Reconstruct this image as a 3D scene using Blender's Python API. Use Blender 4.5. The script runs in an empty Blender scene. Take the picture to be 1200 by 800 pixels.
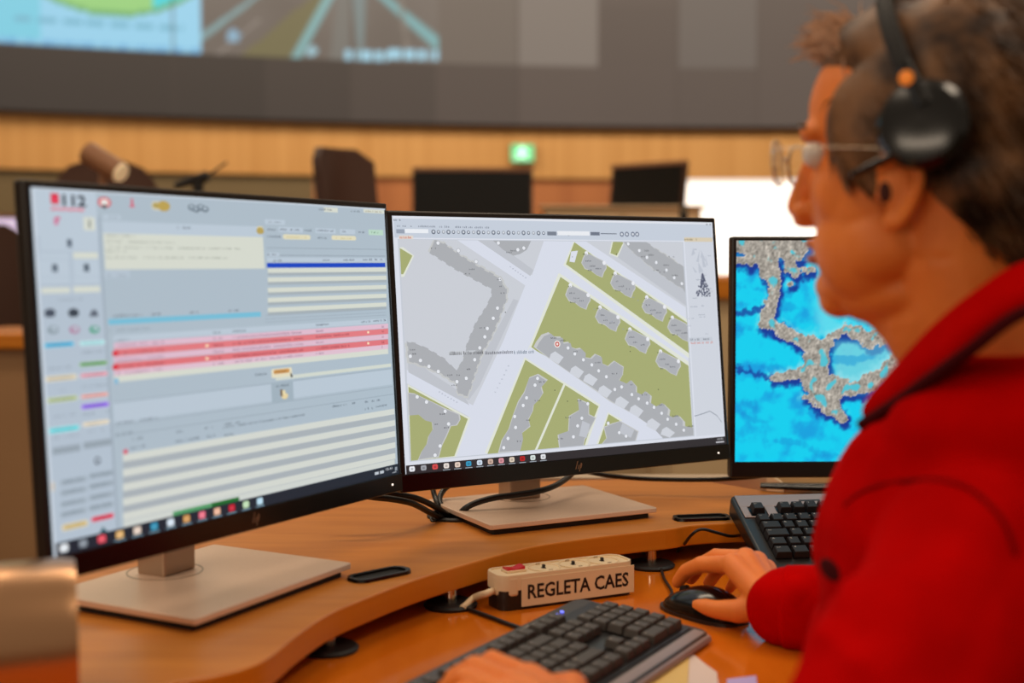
import bpy, bmesh, math, random
from mathutils import Vector, Matrix, noise, Euler
from math import sin, cos, pi, atan, tan, radians, sqrt
random.seed(7)
SC = bpy.context.scene
COL = SC.collection

# ------------------------------------------------------------------ camera numbers (1200x800 frame)
FPX, CH, PITCH = 1486.0, 0.356, 0.0622

def s2l(c):
    return c/12.92 if c <= 0.04045 else ((c+0.055)/1.055)**2.4
def rgb(r, g, b):
    return (s2l(r/255), s2l(g/255), s2l(b/255), 1.0)
def ray(px, py):
    a = (px-600)/FPX; b = (400-py)/FPX
    return Vector((a, cos(PITCH)+b*sin(PITCH), -sin(PITCH)+b*cos(PITCH)))
def onz(px, py, z):
    d = ray(px, py); t = (z-CH)/d.z
    return Vector((0, 0, CH))+d*t
def ony(px, py, Y):
    d = ray(px, py); t = Y/d.y
    return Vector((0, 0, CH))+d*t

# ------------------------------------------------------------------ materials
def mat(name, col, rough=0.5, metal=0.0, spec=0.5, emit=None, estr=0.0, alpha=1.0, trans=0.0, coat=0.0, sss=0.0):
    m = bpy.data.materials.new(name); m.use_nodes = True
    b = m.node_tree.nodes['Principled BSDF']
    b.inputs['Base Color'].default_value = col
    b.inputs['Roughness'].default_value = rough
    b.inputs['Metallic'].default_value = metal
    b.inputs['Specular IOR Level'].default_value = spec
    b.inputs['Alpha'].default_value = alpha
    b.inputs['Transmission Weight'].default_value = trans
    b.inputs['Coat Weight'].default_value = coat
    if sss:
        b.inputs['Subsurface Weight'].default_value = sss
        b.inputs['Subsurface Radius'].default_value = (0.02, 0.006, 0.003)
        b.inputs['Subsurface Scale'].default_value = 0.5
    if emit:
        b.inputs['Emission Color'].default_value = emit
        b.inputs['Emission Strength'].default_value = estr
    return m
def nodes(m):
    nt = m.node_tree
    return nt, nt.nodes['Principled BSDF']
def noise_col(m, c1, c2, scale=(1, 1, 1), nscale=5, detail=4, lo=0.3, hi=0.7, coords='Object', bump=0.0, bumpd=0.002):
    nt, b = nodes(m)
    tc = nt.nodes.new('ShaderNodeTexCoord'); mp = nt.nodes.new('ShaderNodeMapping')
    mp.inputs['Scale'].default_value = scale
    nt.links.new(tc.outputs[coords], mp.inputs[0])
    nz = nt.nodes.new('ShaderNodeTexNoise'); nz.inputs['Scale'].default_value = nscale; nz.inputs['Detail'].default_value = detail
    nt.links.new(mp.outputs[0], nz.inputs[0])
    cr = nt.nodes.new('ShaderNodeValToRGB')
    cr.color_ramp.elements[0].position = lo; cr.color_ramp.elements[0].color = c1
    cr.color_ramp.elements[1].position = hi; cr.color_ramp.elements[1].color = c2
    nt.links.new(nz.outputs['Fac'], cr.inputs[0]); nt.links.new(cr.outputs[0], b.inputs['Base Color'])
    if bump:
        bp = nt.nodes.new('ShaderNodeBump'); bp.inputs['Strength'].default_value = bump; bp.inputs['Distance'].default_value = bumpd
        nt.links.new(nz.outputs['Fac'], bp.inputs['Height']); nt.links.new(bp.outputs[0], b.inputs['Normal'])
    return m
def attr_mat(name, strength=1.0, rough=0.35):
    m = mat(name, (0.01, 0.01, 0.01, 1), rough, 0, 0.3)
    nt, b = nodes(m)
    a = nt.nodes.new('ShaderNodeAttribute'); a.attribute_name = 'Col'
    nt.links.new(a.outputs['Color'], b.inputs['Emission Color'])
    b.inputs['Emission Strength'].default_value = strength
    return m

M = {}
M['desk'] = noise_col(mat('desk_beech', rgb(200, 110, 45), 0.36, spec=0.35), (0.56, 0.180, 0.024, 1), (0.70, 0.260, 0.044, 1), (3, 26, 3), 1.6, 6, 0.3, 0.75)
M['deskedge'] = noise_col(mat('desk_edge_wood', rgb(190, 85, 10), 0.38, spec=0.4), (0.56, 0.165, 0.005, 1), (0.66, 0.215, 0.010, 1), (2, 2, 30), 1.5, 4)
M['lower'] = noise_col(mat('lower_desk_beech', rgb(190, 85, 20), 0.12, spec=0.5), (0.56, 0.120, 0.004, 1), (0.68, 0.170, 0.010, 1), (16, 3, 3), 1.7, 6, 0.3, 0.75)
M['bezel'] = mat('black_bezel_plastic', rgb(26, 17, 13), 0.35, spec=0.4)
M['silver'] = noise_col(mat('warm_silver_painted_metal', rgb(190, 155, 130), 0.40, metal=0.25), (0.78, 0.56, 0.42, 1), (0.83, 0.60, 0.45, 1), (1, 1, 1), 500, 2)
M['silver_dark'] = mat('brushed_stand_column', rgb(175, 150, 128), 0.35, metal=0.6)
M['rubber'] = mat('black_rubber', rgb(14, 10, 9), 0.6)
M['cable'] = mat('black_cable', rgb(16, 12, 11), 0.4)
M['blackgloss'] = mat('glossy_black_plastic', rgb(12, 10, 9), 0.18)
M['chrome'] = mat('chrome', rgb(205, 190, 170), 0.2, metal=1)
M['cream'] = mat('cream_plastic', rgb(232, 205, 165), 0.4)
M['label'] = mat('cream_label_paper', rgb(236, 212, 172), 0.6)
M['ink'] = mat('black_ink', rgb(22, 16, 20), 0.5)
M['red'] = mat('red_switch_plastic', rgb(175, 10, 30), 0.3, emit=rgb(150, 0, 20), estr=0.25)
M['stripblack'] = mat('dark_brown_plastic', rgb(34, 24, 20), 0.4)
M['kb1'] = mat('dark_grey_keyboard_plastic', rgb(58, 52, 48), 0.38)
M['kb1key'] = mat('dark_grey_keycap', rgb(66, 58, 52), 0.5)
M['legend'] = mat('pale_key_legend', rgb(190, 178, 168), 0.5)
M['kb2'] = mat('black_keyboard_plastic', rgb(22, 18, 18), 0.35)
M['kb2key'] = mat('black_keycap', rgb(28, 23, 24), 0.5, spec=.3)
M['kb2silver'] = mat('silver_keyboard_plastic', rgb(158, 142, 140), 0.4, metal=0.2)
M['led'] = mat('blue_indicator', rgb(120, 130, 255), 0.3, emit=rgb(110, 120, 255), estr=1.5)
M['white_led'] = mat('white_indicator', rgb(255, 240, 230), 0.3, emit=rgb(255, 240, 225), estr=1.5)
M['logo'] = mat('brass_grey_logo', rgb(150, 120, 95), 0.4, metal=0.5)
M['screen'] = attr_mat('lit_screen', 1.0)
M['wallscreen'] = attr_mat('video_wall_screen', 1.0, 0.5)

# ------------------------------------------------------------------ mesh builder
class MB:
    def __init__(s):
        s.v = []; s.f = []; s.m = []; s.c = []; s.hascol = False
    def add(s, vs, fs, mi=0, T=None, col=None):
        o = len(s.v)
        for p in vs:
            p = Vector(p)
            s.v.append(T @ p if T is not None else p)
        for f in fs:
            s.f.append([i+o for i in f]); s.m.append(mi); s.c.append(col)
        if col: s.hascol = True
        return s
    def box(s, c, d, mi=0, T=None):
        x, y, z = c; a, b, h = d[0]/2, d[1]/2, d[2]/2
        vs = [(x+i*a, y+j*b, z+k*h) for k in (-1, 1) for j in (-1, 1) for i in (-1, 1)]
        return s.add(vs, [(0, 2, 3, 1), (4, 5, 7, 6), (0, 1, 5, 4), (2, 6, 7, 3), (0, 4, 6, 2), (1, 3, 7, 5)], mi, T)
    def prism(s, poly, z0, z1, mi=0, T=None, mside=None, scale_top=1.0):
        n = len(poly)
        ar = sum(poly[i][0]*poly[(i+1) % n][1]-poly[(i+1) % n][0]*poly[i][1] for i in range(n))
        if ar < 0: poly = poly[::-1]
        cx = sum(p[0] for p in poly)/n; cy = sum(p[1] for p in poly)/n
        vs = [(p[0], p[1], z0) for p in poly]+[(cx+(p[0]-cx)*scale_top, cy+(p[1]-cy)*scale_top, z1) for p in poly]
        s.add(vs, [list(range(n, 2*n)), list(range(n-1, -1, -1))], mi, T)
        o = len(s.v)-2*n
        for i in range(n):
            j = (i+1) % n
            s.f.append([o+i, o+j, o+n+j, o+n+i]); s.m.append(mi if mside is None else mside); s.c.append(None)
        return s
    def lathe(s, prof, seg=24, mi=0, T=None):
        vs = []; fs = []; n = len(prof)
        for k in range(seg):
            a = 2*pi*k/seg
            for r, z in prof: vs.append((r*cos(a), r*sin(a), z))
        for k in range(seg):
            k2 = (k+1) % seg
            for i in range(n-1):
                fs.append((k*n+i, k2*n+i, k2*n+i+1, k*n+i+1))
        return s.add(vs, fs, mi, T)
    def tube(s, path, r, seg=10, mi=0, T=None, flat=1.0):
        P = [Vector(p) for p in path]; n = len(P)
        R = r if isinstance(r, (list, tuple)) else [r]*n
        t0 = (P[1]-P[0]).normalized()
        up = Vector((0, 0, 1)) if abs(t0.z) < 0.9 else Vector((1, 0, 0))
        u = t0.cross(up).normalized(); vs = []; fs = []
        for i in range(n):
            t = (P[min(i+1, n-1)]-P[max(i-1, 0)]).normalized()
            u = (u-t*u.dot(t)).normalized(); w = t.cross(u)
            for k in range(seg):
                a = 2*pi*k/seg
                vs.append(P[i]+u*(cos(a)*R[i])+w*(sin(a)*R[i]*flat))
        for i in range(n-1):
            for k in range(seg):
                k2 = (k+1) % seg
                fs.append((i*seg+k, i*seg+k2, (i+1)*seg+k2, (i+1)*seg+k))
        fs.append(tuple(range(seg-1, -1, -1))); fs.append(tuple((n-1)*seg+k for k in range(seg)))
        return s.add(vs, fs, mi, T)
    def ball(s, c, r, mi=0, T=None, seg=16, rings=10):
        if not isinstance(r, (tuple, list)): r = (r, r, r)
        vs = [(c[0], c[1], c[2]+r[2])]; fs = []
        for i in range(1, rings):
            a = pi*i/rings
            for k in range(seg):
                b = 2*pi*k/seg
                vs.append((c[0]+r[0]*sin(a)*cos(b), c[1]+r[1]*sin(a)*sin(b), c[2]+r[2]*cos(a)))
        vs.append((c[0], c[1], c[2]-r[2])); L = len(vs)-1
        for k in range(seg):
            k2 = (k+1) % seg
            fs.append((0, 1+k, 1+k2))
            for i in range(rings-2):
                fs.append((1+i*seg+k, 1+(i+1)*seg+k, 1+(i+1)*seg+k2, 1+i*seg+k2))
            fs.append((L, 1+(rings-2)*seg+k2, 1+(rings-2)*seg+k))
        return s.add(vs, fs, mi, T)
    def build(s, name, mats, parent=None, smooth=False, bevel=0, seg=2, T=None, mods=None):
        me = bpy.data.meshes.new(name)
        me.from_pydata([tuple(p) for p in s.v], [], s.f)
        if not isinstance(mats, (list, tuple)): mats = [mats]
        for m in mats: me.materials.append(M[m] if isinstance(m, str) else m)
        for i, p in enumerate(me.polygons):
            p.material_index = s.m[i]; p.use_smooth = bool(smooth)
        if s.hascol:
            at = me.color_attributes.new('Col', 'FLOAT_COLOR', 'CORNER')
            k = 0
            for i, p in enumerate(me.polygons):
                cc = s.c[i] or (0, 0, 0, 1)
                for _ in p.vertices:
                    at.data[k].color = cc; k += 1
        if smooth and smooth is not True:
            try: me.set_sharp_from_angle(angle=radians(smooth))
            except Exception: pass
        me.update()
        ob = bpy.data.objects.new(name, me); COL.objects.link(ob)
        if parent is not None: ob.parent = parent
        if T is not None: ob.matrix_local = T
        if bevel:
            b = ob.modifiers.new('bevel', 'BEVEL'); b.width = bevel; b.segments = seg; b.limit_method = 'ANGLE'; b.angle_limit = radians(40)
        return ob

def thing(name, label, cat, T=None, group=None):
    o = bpy.data.objects.new(name, None); COL.objects.link(o)
    o.empty_display_size = 0.05
    if T is not None: o.matrix_world = T
    o['label'] = label; o['category'] = cat
    if group: o['group'] = group
    return o
def tag(o, label, cat, group=None, kind=None):
    o['label'] = label; o['category'] = cat
    if group: o['group'] = group
    if kind: o['kind'] = kind
    return o
def struct(o):
    o['kind'] = 'structure'; return o
def TR(x=0, y=0, z=0, rz=0, rx=0, ry=0):
    return Matrix.Translation((x, y, z)) @ Matrix.Rotation(rz, 4, 'Z') @ Matrix.Rotation(rx, 4, 'X') @ Matrix.Rotation(ry, 4, 'Y')
def smoothpath(pts, n=8):
    P = [Vector(p) for p in pts]; out = []
    for i in range(len(P)-1):
        p0 = P[max(i-1, 0)]; p1 = P[i]; p2 = P[i+1]; p3 = P[min(i+2, len(P)-1)]
        for k in range(n):
            t = k/n
            out.append(0.5*((2*p1)+(p2-p0)*t+(2*p0-5*p1+4*p2-p3)*t*t+(3*p1-p0-3*p2+p3)*t**3))
    out.append(P[-1]); return out
def rrect(w, h, r, n=5, cx=0, cy=0):
    o = []
    for sx, sy, a0 in ((1, 1, 0), (-1, 1, pi/2), (-1, -1, pi), (1, -1, 3*pi/2)):
        for k in range(n+1):
            a = a0+pi/2*k/n
            o.append((cx+sx*(w/2-r)+r*cos(a), cy+sy*(h/2-r)+r*sin(a)))
    return o
_tc = {}
def textmesh(txt, bold=0.0):
    k = (txt, bold)
    if k in _tc: return _tc[k]
    cu = bpy.data.curves.new('t', 'FONT'); cu.body = txt; cu.size = 1; cu.resolution_u = 2; cu.offset = bold
    ob = bpy.data.objects.new('t', cu); COL.objects.link(ob)
    bpy.context.view_layer.update()
    dg = bpy.context.evaluated_depsgraph_get()
    me = bpy.data.meshes.new_from_object(ob.evaluated_get(dg))
    vs = [v.co.copy() for v in me.vertices]; fs = [list(p.vertices) for p in me.polygons]
    bpy.data.objects.remove(ob); bpy.data.meshes.remove(me); bpy.data.curves.remove(cu)
    xs = [v.x for v in vs]; ys = [v.y for v in vs]
    x0, x1, y0, y1 = min(xs), max(xs), min(ys), max(ys)
    r = ([((v.x-x0)/(x1-x0), (v.y-y0)/(y1-y0)) for v in vs], fs, (x1-x0)/(y1-y0))
    _tc[k] = r
    return r
# ------------------------------------------------------------------ screen pictures
def homography(src, dst):
    A = []; B = []
    for (x, y), (u, v) in zip(src, dst):
        A.append([x, y, 1, 0, 0, 0, -u*x, -u*y]); B.append(u)
        A.append([0, 0, 0, x, y, 1, -v*x, -v*y]); B.append(v)
    n = 8
    for i in range(n):
        p = max(range(i, n), key=lambda r: abs(A[r][i]))
        A[i], A[p] = A[p], A[i]; B[i], B[p] = B[p], B[i]
        for r in range(n):
            if r != i:
                k = A[r][i]/A[i][i]
                for c in range(i, n): A[r][c] -= k*A[i][c]
                B[r] -= k*B[i]
    h = [B[i]/A[i][i] for i in range(n)]
    def f(x, y):
        w = h[6]*x+h[7]*y+1
        return ((h[0]*x+h[1]*y+h[2])/w, (h[3]*x+h[4]*y+h[5])/w)
    return f
class Canvas:
    """flat picture on a lit panel: polygons in picture coordinates, stacked in microscopic layers"""
    def __init__(s, w, h, corners=None):
        s.w = w; s.h = h; s.mb = MB(); s.k = 0; s.rnd = random.Random(5); s.sq = 1.0
        s.uv = homography(corners, [(0, 1), (1, 1), (1, 0), (0, 0)]) if corners else (lambda x, y: (x, y))
    def P(s, u, v, k): return ((u-0.5)*s.w, -0.000004*k, v*s.h)
    def uvpoly(s, pts, col):
        s.k += 1
        ar = sum(pts[i][0]*pts[(i+1) % len(pts)][1]-pts[(i+1) % len(pts)][0]*pts[i][1] for i in range(len(pts)))
        if ar < 0: pts = pts[::-1]
        s.mb.add([s.P(u, v, s.k) for u, v in pts], [list(range(len(pts)))], 0, None, rgb(*col))
    def poly(s, pts, col, clip=None):
        uv = [s.uv(*p) for p in pts]
        if clip: uv = [(min(max(u, clip[0]), clip[2]), min(max(v, clip[1]), clip[3])) for u, v in uv]
        s.uvpoly(uv, col)
    def rect(s, u0, v0, u1, v1, col, rad=0):
        if rad:
            a = s.w/s.h; pts = rrect((u1-u0)*a, v1-v0, min(rad, abs(v1-v0)/2*0.98, abs(u1-u0)*a/2*.98), 4, (u0+u1)/2*a, (v0+v1)/2)
            pts = [(x/a, y) for x, y in pts]
        else: pts = [(u0, v0), (u1, v0), (u1, v1), (u0, v1)]
        s.uvpoly(pts, col)
    def R(s, x0, y0, x1, y1, col, rad=0):
        u0, v1 = s.uv(x0, y0); u1, v0 = s.uv(x1, y1)
        # both corners read off the photo; the box itself is axis aligned on the panel
        um, _ = s.uv(x0, y0+1); h0 = abs(v1-s.uv(x0, y0+(y1-y0))[1]); vm = (v1+h0/2*-1)
        s.rect(u0, min(v0, v1-h0), u1, v1, col, rad) if False else s.rect(u0, s.uv((x0+x1)/2, (y0+y1)/2)[1]-h0/2, u1, s.uv((x0+x1)/2, (y0+y1)/2)[1]+h0/2, col, rad)
    def B(s, xl, yl, xr, yr, th, col, rad=0):
        u0, va = s.uv(xl, yl); u1, vb = s.uv(xr, yr); v = (va+vb)/2; u1 = min(u1, .995)
        h = abs(s.uv(xl, yl-th/2)[1]-s.uv(xl, yl+th/2)[1])
        s.rect(u0, v-h/2, u1, v+h/2, col, rad)
    def disc(s, x, y, r, col, n=12, ry=None):
        u, v = s.uv(x, y); r = r/s.w; q = (ry/s.h if ry else r*s.w/s.h*s.sq)
        s.uvpoly([(u+r*cos(2*pi*i/n), v+q*sin(2*pi*i/n)) for i in range(n)], col)
    def dash(s, xl, yl, xr, yr, col, th=2.2, gap=0.25):
        """a line of lettering too small to read"""
        u0, va = s.uv(xl, yl); u1, vb = s.uv(xr, yr); v = (va+vb)/2
        h = 1.25*abs(s.uv(xl, yl-th/2)[1]-s.uv(xl, yl+th/2)[1]); L = u1-u0; n = max(2, int(L*s.w/0.0022)); k = s.k; s.k += 1
        for i in range(n):
            if s.rnd.random() < gap: continue
            a = u0+L*i/n; b = a+L/n*s.rnd.uniform(0.45, 0.8); hh = h*s.rnd.choice((0.5, 0.75, 1.0))
            for (p0, q0, p1, q1) in ((a, v-h/2, b, v-h/2+h*0.22), (a, v-h/2, a+(b-a)*0.35, v-h/2+hh), (a+(b-a)*0.3, v-h*0.05, b, v+h*0.15)):
                s.mb.add([s.P(p0, q0, s.k), s.P(p1, q0, s.k), s.P(p1, q1, s.k), s.P(p0, q1, s.k)], [(0, 1, 2, 3)], 0, None, rgb(*col))
    def text(s, txt, u0, v0, u1, v1, col, bold=0.0, px=False, ang=0.0):
        if px: (u0, v1), (u1, v0) = s.uv(u0, v0), s.uv(u1, v1)
        vs, fs, asp = textmesh(txt, bold); s.k += 1
        s.mb.add([s.P(u0+x*(u1-u0), v0+y*(v1-v0), s.k) for x, y in vs], fs, 0, None, rgb(*col))
    def build(s, parent, T, name='screen', m='screen'):
        return s.mb.build(name, m, parent, T=T)

def left_screen():
    c = Canvas(.518, .324, [(36.6, 215.6), (449.4, 244.7), (466, 556), (65, 648)])
    c.sq = .62; BG = (172, 187, 199); LT = (186, 200, 213); CR = (212, 216, 205); DK = (70, 80, 95); MD = (128, 140, 152)
    c.rect(0, 0, 1, 1, BG)
    u_sb = c.uv(118, 262)[0]
    c.rect(0.004, 0.036, u_sb-0.006, 0.995, (178, 192, 206))
    c.rect(u_sb-.004, 0.036, u_sb-.001, 0.93, (150, 163, 178))
    c.rect(0.004, .87, u_sb-.006, .995, LT)
    c.R(59.8, 223.2, 70, 235.6, (214, 20, 58)); c.rect(*[*c.uv(62.5, 231.5), *c.uv(67.5, 228)], (236, 90, 115))
    c.text('112', c.uv(74.5, 238)[0], c.uv(86, 238.6)[1], c.uv(101, 230)[0], c.uv(86, 225)[1], (30, 36, 52), 0.03)
    c.R(60.3, 240.3, 99.3, 243.3, (222, 150, 168)); c.dash(61, 241, 98, 243.4, (205, 60, 90), 2.4, .1)
    c.disc(122.5, 234.2, .0078, (214, 40, 60), 16); c.disc(122.5, 234.2, .0052, (232, 226, 222)); c.disc(122.5, 239, .003, (60, 50, 50))
    c.R(153.2, 230, 156, 240, (214, 60, 95)); c.R(151.8, 238, 157.6, 240, (214, 60, 95))
    c.R(177, 234, 199, 244, (222, 216, 190), .02); c.disc(182.5, 238.5, .005, (176, 158, 96)); c.disc(191.5, 239.2, .0085, (186, 160, 84))
    for i in range(4): c.disc(224+i*5.2, 241+(i % 2)*2.2, .0052, (98, 112, 124)); c.disc(224+i*5.2, 240.4+(i % 2)*2.2, .003, BG)
    c.R(64, 252, 69, 260, (206, 110, 150)); c.R(66, 250.5, 71, 254, (206, 90, 130))
    c.R(97.8, 251.3, 112, 267, CR); c.R(104, 254.5, 106.4, 264, (90, 100, 100))
    c.R(47.5, 271.5, 115.5, 291, LT); c.R(79, 277, 85, 286.5, (96, 110, 126)); c.R(80, 279, 84, 282, (60, 72, 86))
    c.R(86, 292.5, 115.5, 300, CR); c.R(47.5, 293, 82, 300, LT)
    c.R(47, 301, 82.5, 321, LT); c.R(86.5, 301, 117, 321, LT)
    for x in (65.2, 101.8):
        c.R(x-3.6, 306, x+3.6, 315.5, (108, 122, 136)); c.R(x-2, 308, x+2, 311, (52, 62, 76))
    c.R(48, 322, 83, 328.5, LT); c.R(87, 322, 117, 328.5, LT)
    c.R(49.4, 333.5, 83, 340, CR); c.R(86.5, 332.3, 118, 339.5, CR)
    c.dash(70, 348, 98, 347, MD, 1.8)
    for x, cl in ((59.7, DK), (87, (58, 68, 80)), (110.7, (95, 104, 118))):
        c.disc(x, 363, .0062 if x < 100 else .004, cl); c.R(x-5, 364.5, x+5, 368, cl)
    for x, cl in ((63.4, (134, 150, 160)), (88.2, (176, 130, 160)), (111.3, (70, 160, 130))):
        c.disc(x, 383, .006, cl); c.disc(x+1, 382, .003, LT)
    G = (60, 78, 92)
    pills = [(52.2, 397.2, 88.4, 403.4, (30, 160, 206)), (93.5, 396, 124, 401.2, (150, 216, 222)), (93.5, 420.3, 126.5, 425.6, (66, 142, 56)),
             (54, 436, 91.6, 442.4, (206, 192, 160)), (94.4, 433.2, 127.2, 438.4, (216, 130, 150)), (56, 461, 92.4, 467, (160, 178, 116)),
             (95.3, 457.8, 127.8, 462.4, (222, 130, 118)), (95.3, 468.6, 129.1, 475.2, (126, 84, 220)), (57.8, 495.8, 94.6, 502.4, (84, 206, 216)),
             (97.5, 489.8, 129, 495, (216, 200, 170)), (73.5, 607.5, 105, 615.2, (204, 180, 120)), (107.5, 599.5, 135, 606, (206, 20, 62))]
    for x0, y0, x1, y1, cl in pills:
        c.R(x0, y0, x1, y1, tuple(min(255, int(k*0.45+140)) for k in cl), .02)
        c.R(x0+1.4, y0+1.1, x1-1.4, y1-1.1, cl, .02)
        c.dash(x0+7, (y0+y1)/2+1, x1-7, (y0+y1)/2-1, tuple(int(k*.75) for k in cl), 1.8, .15)
    for x0, y0, x1, y1 in ((96, 411, 122, 407), (59, 428, 84, 426), (72, 454, 84, 452), (97, 451, 126, 446), (62, 485, 90, 481), (98, 483, 128, 478), (64, 509, 94, 505), (103, 503, 122, 500)):
        c.dash(x0, y0, x1, y1, (120, 132, 146), 2)
    c.R(62.6, 518.5, 95.5, 527, (150, 163, 174)); c.R(98.5, 512.5, 131.4, 520.5, (150, 163, 174))
    c.R(111, 531.5, 119, 541, (88, 98, 112), .012); c.R(113, 533.5, 117, 538, LT)
    for a, b in ((560, 553), (572, 565), (585, 578), (597, 590)):
        c.R(72, a-4, 103, a+3, (160, 174, 186)); c.R(105, b-4, 134, b+3, (160, 174, 186))
        c.dash(76, a+.5, 98, a-3, (110, 124, 138), 2.6, .05); c.dash(108, b+.5, 131, b-3, (110, 124, 138), 2.6, .05)
    c.R(59.5, 560, 66, 572, (214, 206, 190), .01); c.R(61.5, 562, 64, 570, (180, 150, 118))
    u, v = c.uv(122, 619); c.uvpoly([(u-.012, v-.008), (u+.012, v-.008), (u, v+.014)], (60, 100, 110))
    # main pane
    c.R(120.6, 249, 141, 254, LT); c.dash(122, 251, 138, 252, MD, 1.6)
    u0 = c.uv(120, 262)[0]; u1 = c.uv(306, 262)[0]
    v0 = c.uv(120, 270.3)[1]; v1 = c.uv(120, 256)[1]
    c.rect(u0, v0, u1, v1, LT); c.dash(207, 264, 222.6, 265, DK, 2.2, .1)
    c.rect(u0, c.uv(122, 313)[1], u1, v0, CR)
    c.R(299.5, 264, 307.6, 273, (220, 210, 170), .01); c.disc(303.6, 269.3, .006, (182, 160, 90))
    for yl, xr in ((273, 162), (279.5, 204), (285.5, 281), (291, 151), (297, 266)):
        c.dash(124, yl, xr, yl+(xr-124)*.035, (140, 146, 136), 2.1, .2)
    c.R(122, 314, 152, 323, (180, 194, 207)); c.dash(126, 320, 149, 320, MD, 1.8)
    for xa, xb in ((128, 167), (177, 188), (222, 232), (267, 279)): c.dash(xa, 367.5-(xa-128)*.035, xb, 367.5-(xb-128)*.035, DK, 2, .2)
    c.B(127, 375, 304.5, 367, 6.6, (118, 188, 214))
    c.dash(128, 384.5, 176, 382, MD, 2, .2)
    c.R(378, 242.6, 394.5, 248.2, CR); c.dash(372, 244, 388, 245.5, DK, 1.8); c.R(424.5, 245.4, 449, 249.8, CR); c.dash(410, 246.6, 421, 247.6, DK, 1.8); c.dash(427, 247, 446, 248.5, (150, 140, 110), 1.6)
    c.R(309, 256.3, 332.6, 262, LT); c.dash(311, 258.6, 330, 259.6, MD, 1.6)
    c.R(325, 265.4, 353.5, 271.4, LT); c.R(368, 267.2, 392, 273, LT); c.R(397, 268.5, 415, 274, LT)
    c.R(430.5, 269.3, 447.8, 275.8, (184, 214, 196)); c.dash(434, 272, 442, 272.6, (90, 130, 100), 1.8)
    for xa, xb, y in ((312, 322, 267.6), (327, 350, 267.8), (355, 364, 269), (370, 390, 269.4), (398, 404, 270.6), (419, 426, 271.6), (312, 328, 275.8), (371, 383, 278)):
        c.dash(xa, y, xb, y+.4, (82, 92, 108), 2, .15)
    c.R(330, 274.2, 362.5, 280, (222, 216, 186), .008); c.R(387, 276, 416, 281.3, (222, 216, 186), .008)
    c.dash(334, 277, 358, 277.4, (190, 178, 120), 1.6); c.dash(391, 278.8, 412, 279, (190, 178, 120), 1.6)
    c.B(311, 293.5, 450, 289, .8, (146, 160, 172)); c.B(311, 300.5, 450, 298.5, .8, (140, 152, 166))
    c.R(311, 295, 326, 299.5, LT); c.dash(312, 297, 323, 297.4, DK, 1.8)
    c.B(311.5, 304.4, 450, 304.2, 5, LT)
    for xa, xb in ((319, 329), (377, 385), (401, 414), (424, 435), (438, 441), (444, 447)): c.dash(xa, 304.3, xb, 304.3, DK, 2, .1)
    c.B(311.4, 310.6, 450, 310.6, 5.6, (6, 66, 190))
    for yl, yr in ((317, 316.5), (328, 326), (340, 337), (351.5, 347.5), (363, 358)):
        c.B(312.5, yl+2, 451.5, yr+2, 7, (164, 174, 180)); 
    for yl, yr in ((317, 316.5), (328, 326), (340, 337), (351.5, 347.5), (363, 358)):
        c.B(312.5, yl-.4, 451.5, yr-.4, 5.4, CR)
    for yl, yr in ((369, 363), (373, 367), (377, 370)): c.B(309, yl, 451, yr, .6, (152, 165, 178))
    # red table
    c.B(133, 395, 452, 376, 7, LT)
    for xa, xb, y in ((136, 151, 395.6), (239, 244, 388.5), (249, 260, 388), (270, 287, 386.8), (369, 384, 380.5), (422, 433, 377.6), (436, 451, 376.5)): c.dash(xa, y, xb, y-.6, DK, 2, .15)
    rows = [(402, 383, 5.5, (222, 186, 204)), (411.5, 388.4, 7.2, (224, 122, 128)), (419.5, 394.6, 5.5, (222, 186, 204)), (427.6, 401.2, 7.2, (222, 116, 122)), (435, 406.8, 5.5, (222, 190, 206)), (442, 412.4, 6.4, CR)]
    for yl, yr, th, cl in rows: c.B(133.5, yl, 453.5, yr, th+1.2, cl)
    for i, (yl, yr, th, cl) in enumerate(rows[:5]):
        sl = (yr-yl)/320.; dk = (150, 52, 66) if i % 2 else (150, 120, 142)
        segs = ((137, 192), (249, 262), (272, 354), (369, 408 if i % 2 else 378), (446, 449))
        for xa, xb in segs: c.dash(xa, yl+(xa-133.5)*sl, xb, yl+(xb-133.5)*sl, dk, 2.4, .12)
        if i % 2:
            for x in (241.5, 430): c.disc(x, yl+(x-133.5)*sl, .0022, (250, 228, 190))
            c.disc(135, yl, .004, (214, 50, 66))
    c.R(134, 440.5, 138.5, 446.5, (110, 178, 214))
    ub = c.uv(133, 450)[0]
    c.B(133, 475.5, 458, 447.5, 23, (184, 198, 211))
    c.B(133, 463.5, 457, 437, .8, (150, 163, 176)); c.B(133, 488, 459, 460.5, .8, (150, 163, 176))
    c.B(321.7, 443, 456.8, 429.4, 4.4, (208, 214, 204))
    c.R(316.5, 431, 341, 441.5, (226, 218, 190), .006); c.R(318.8, 432.2, 338, 437.2, (204, 150, 84), .01); c.dash(321, 435, 335, 434.4, (130, 84, 50), 2, .1)
    c.dash(298, 438, 312, 437, DK, 2.2, .1)
    c.R(316, 446.5, 343, 471, (160, 176, 188)); c.dash(322, 451.6, 337.5, 450.6, DK, 2, .1)
    c.disc(332.3, 463.8, .0055, (228, 208, 160)); c.R(326.6, 456, 330.4, 464, (120, 104, 86)); c.R(329.4, 457, 333, 463, (232, 216, 170))
    u, v = c.uv(338.6, 435.6); c.uvpoly([(u, v), (u+.008, v-.016), (u+.001, v-.02)], (24, 26, 34))
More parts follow.
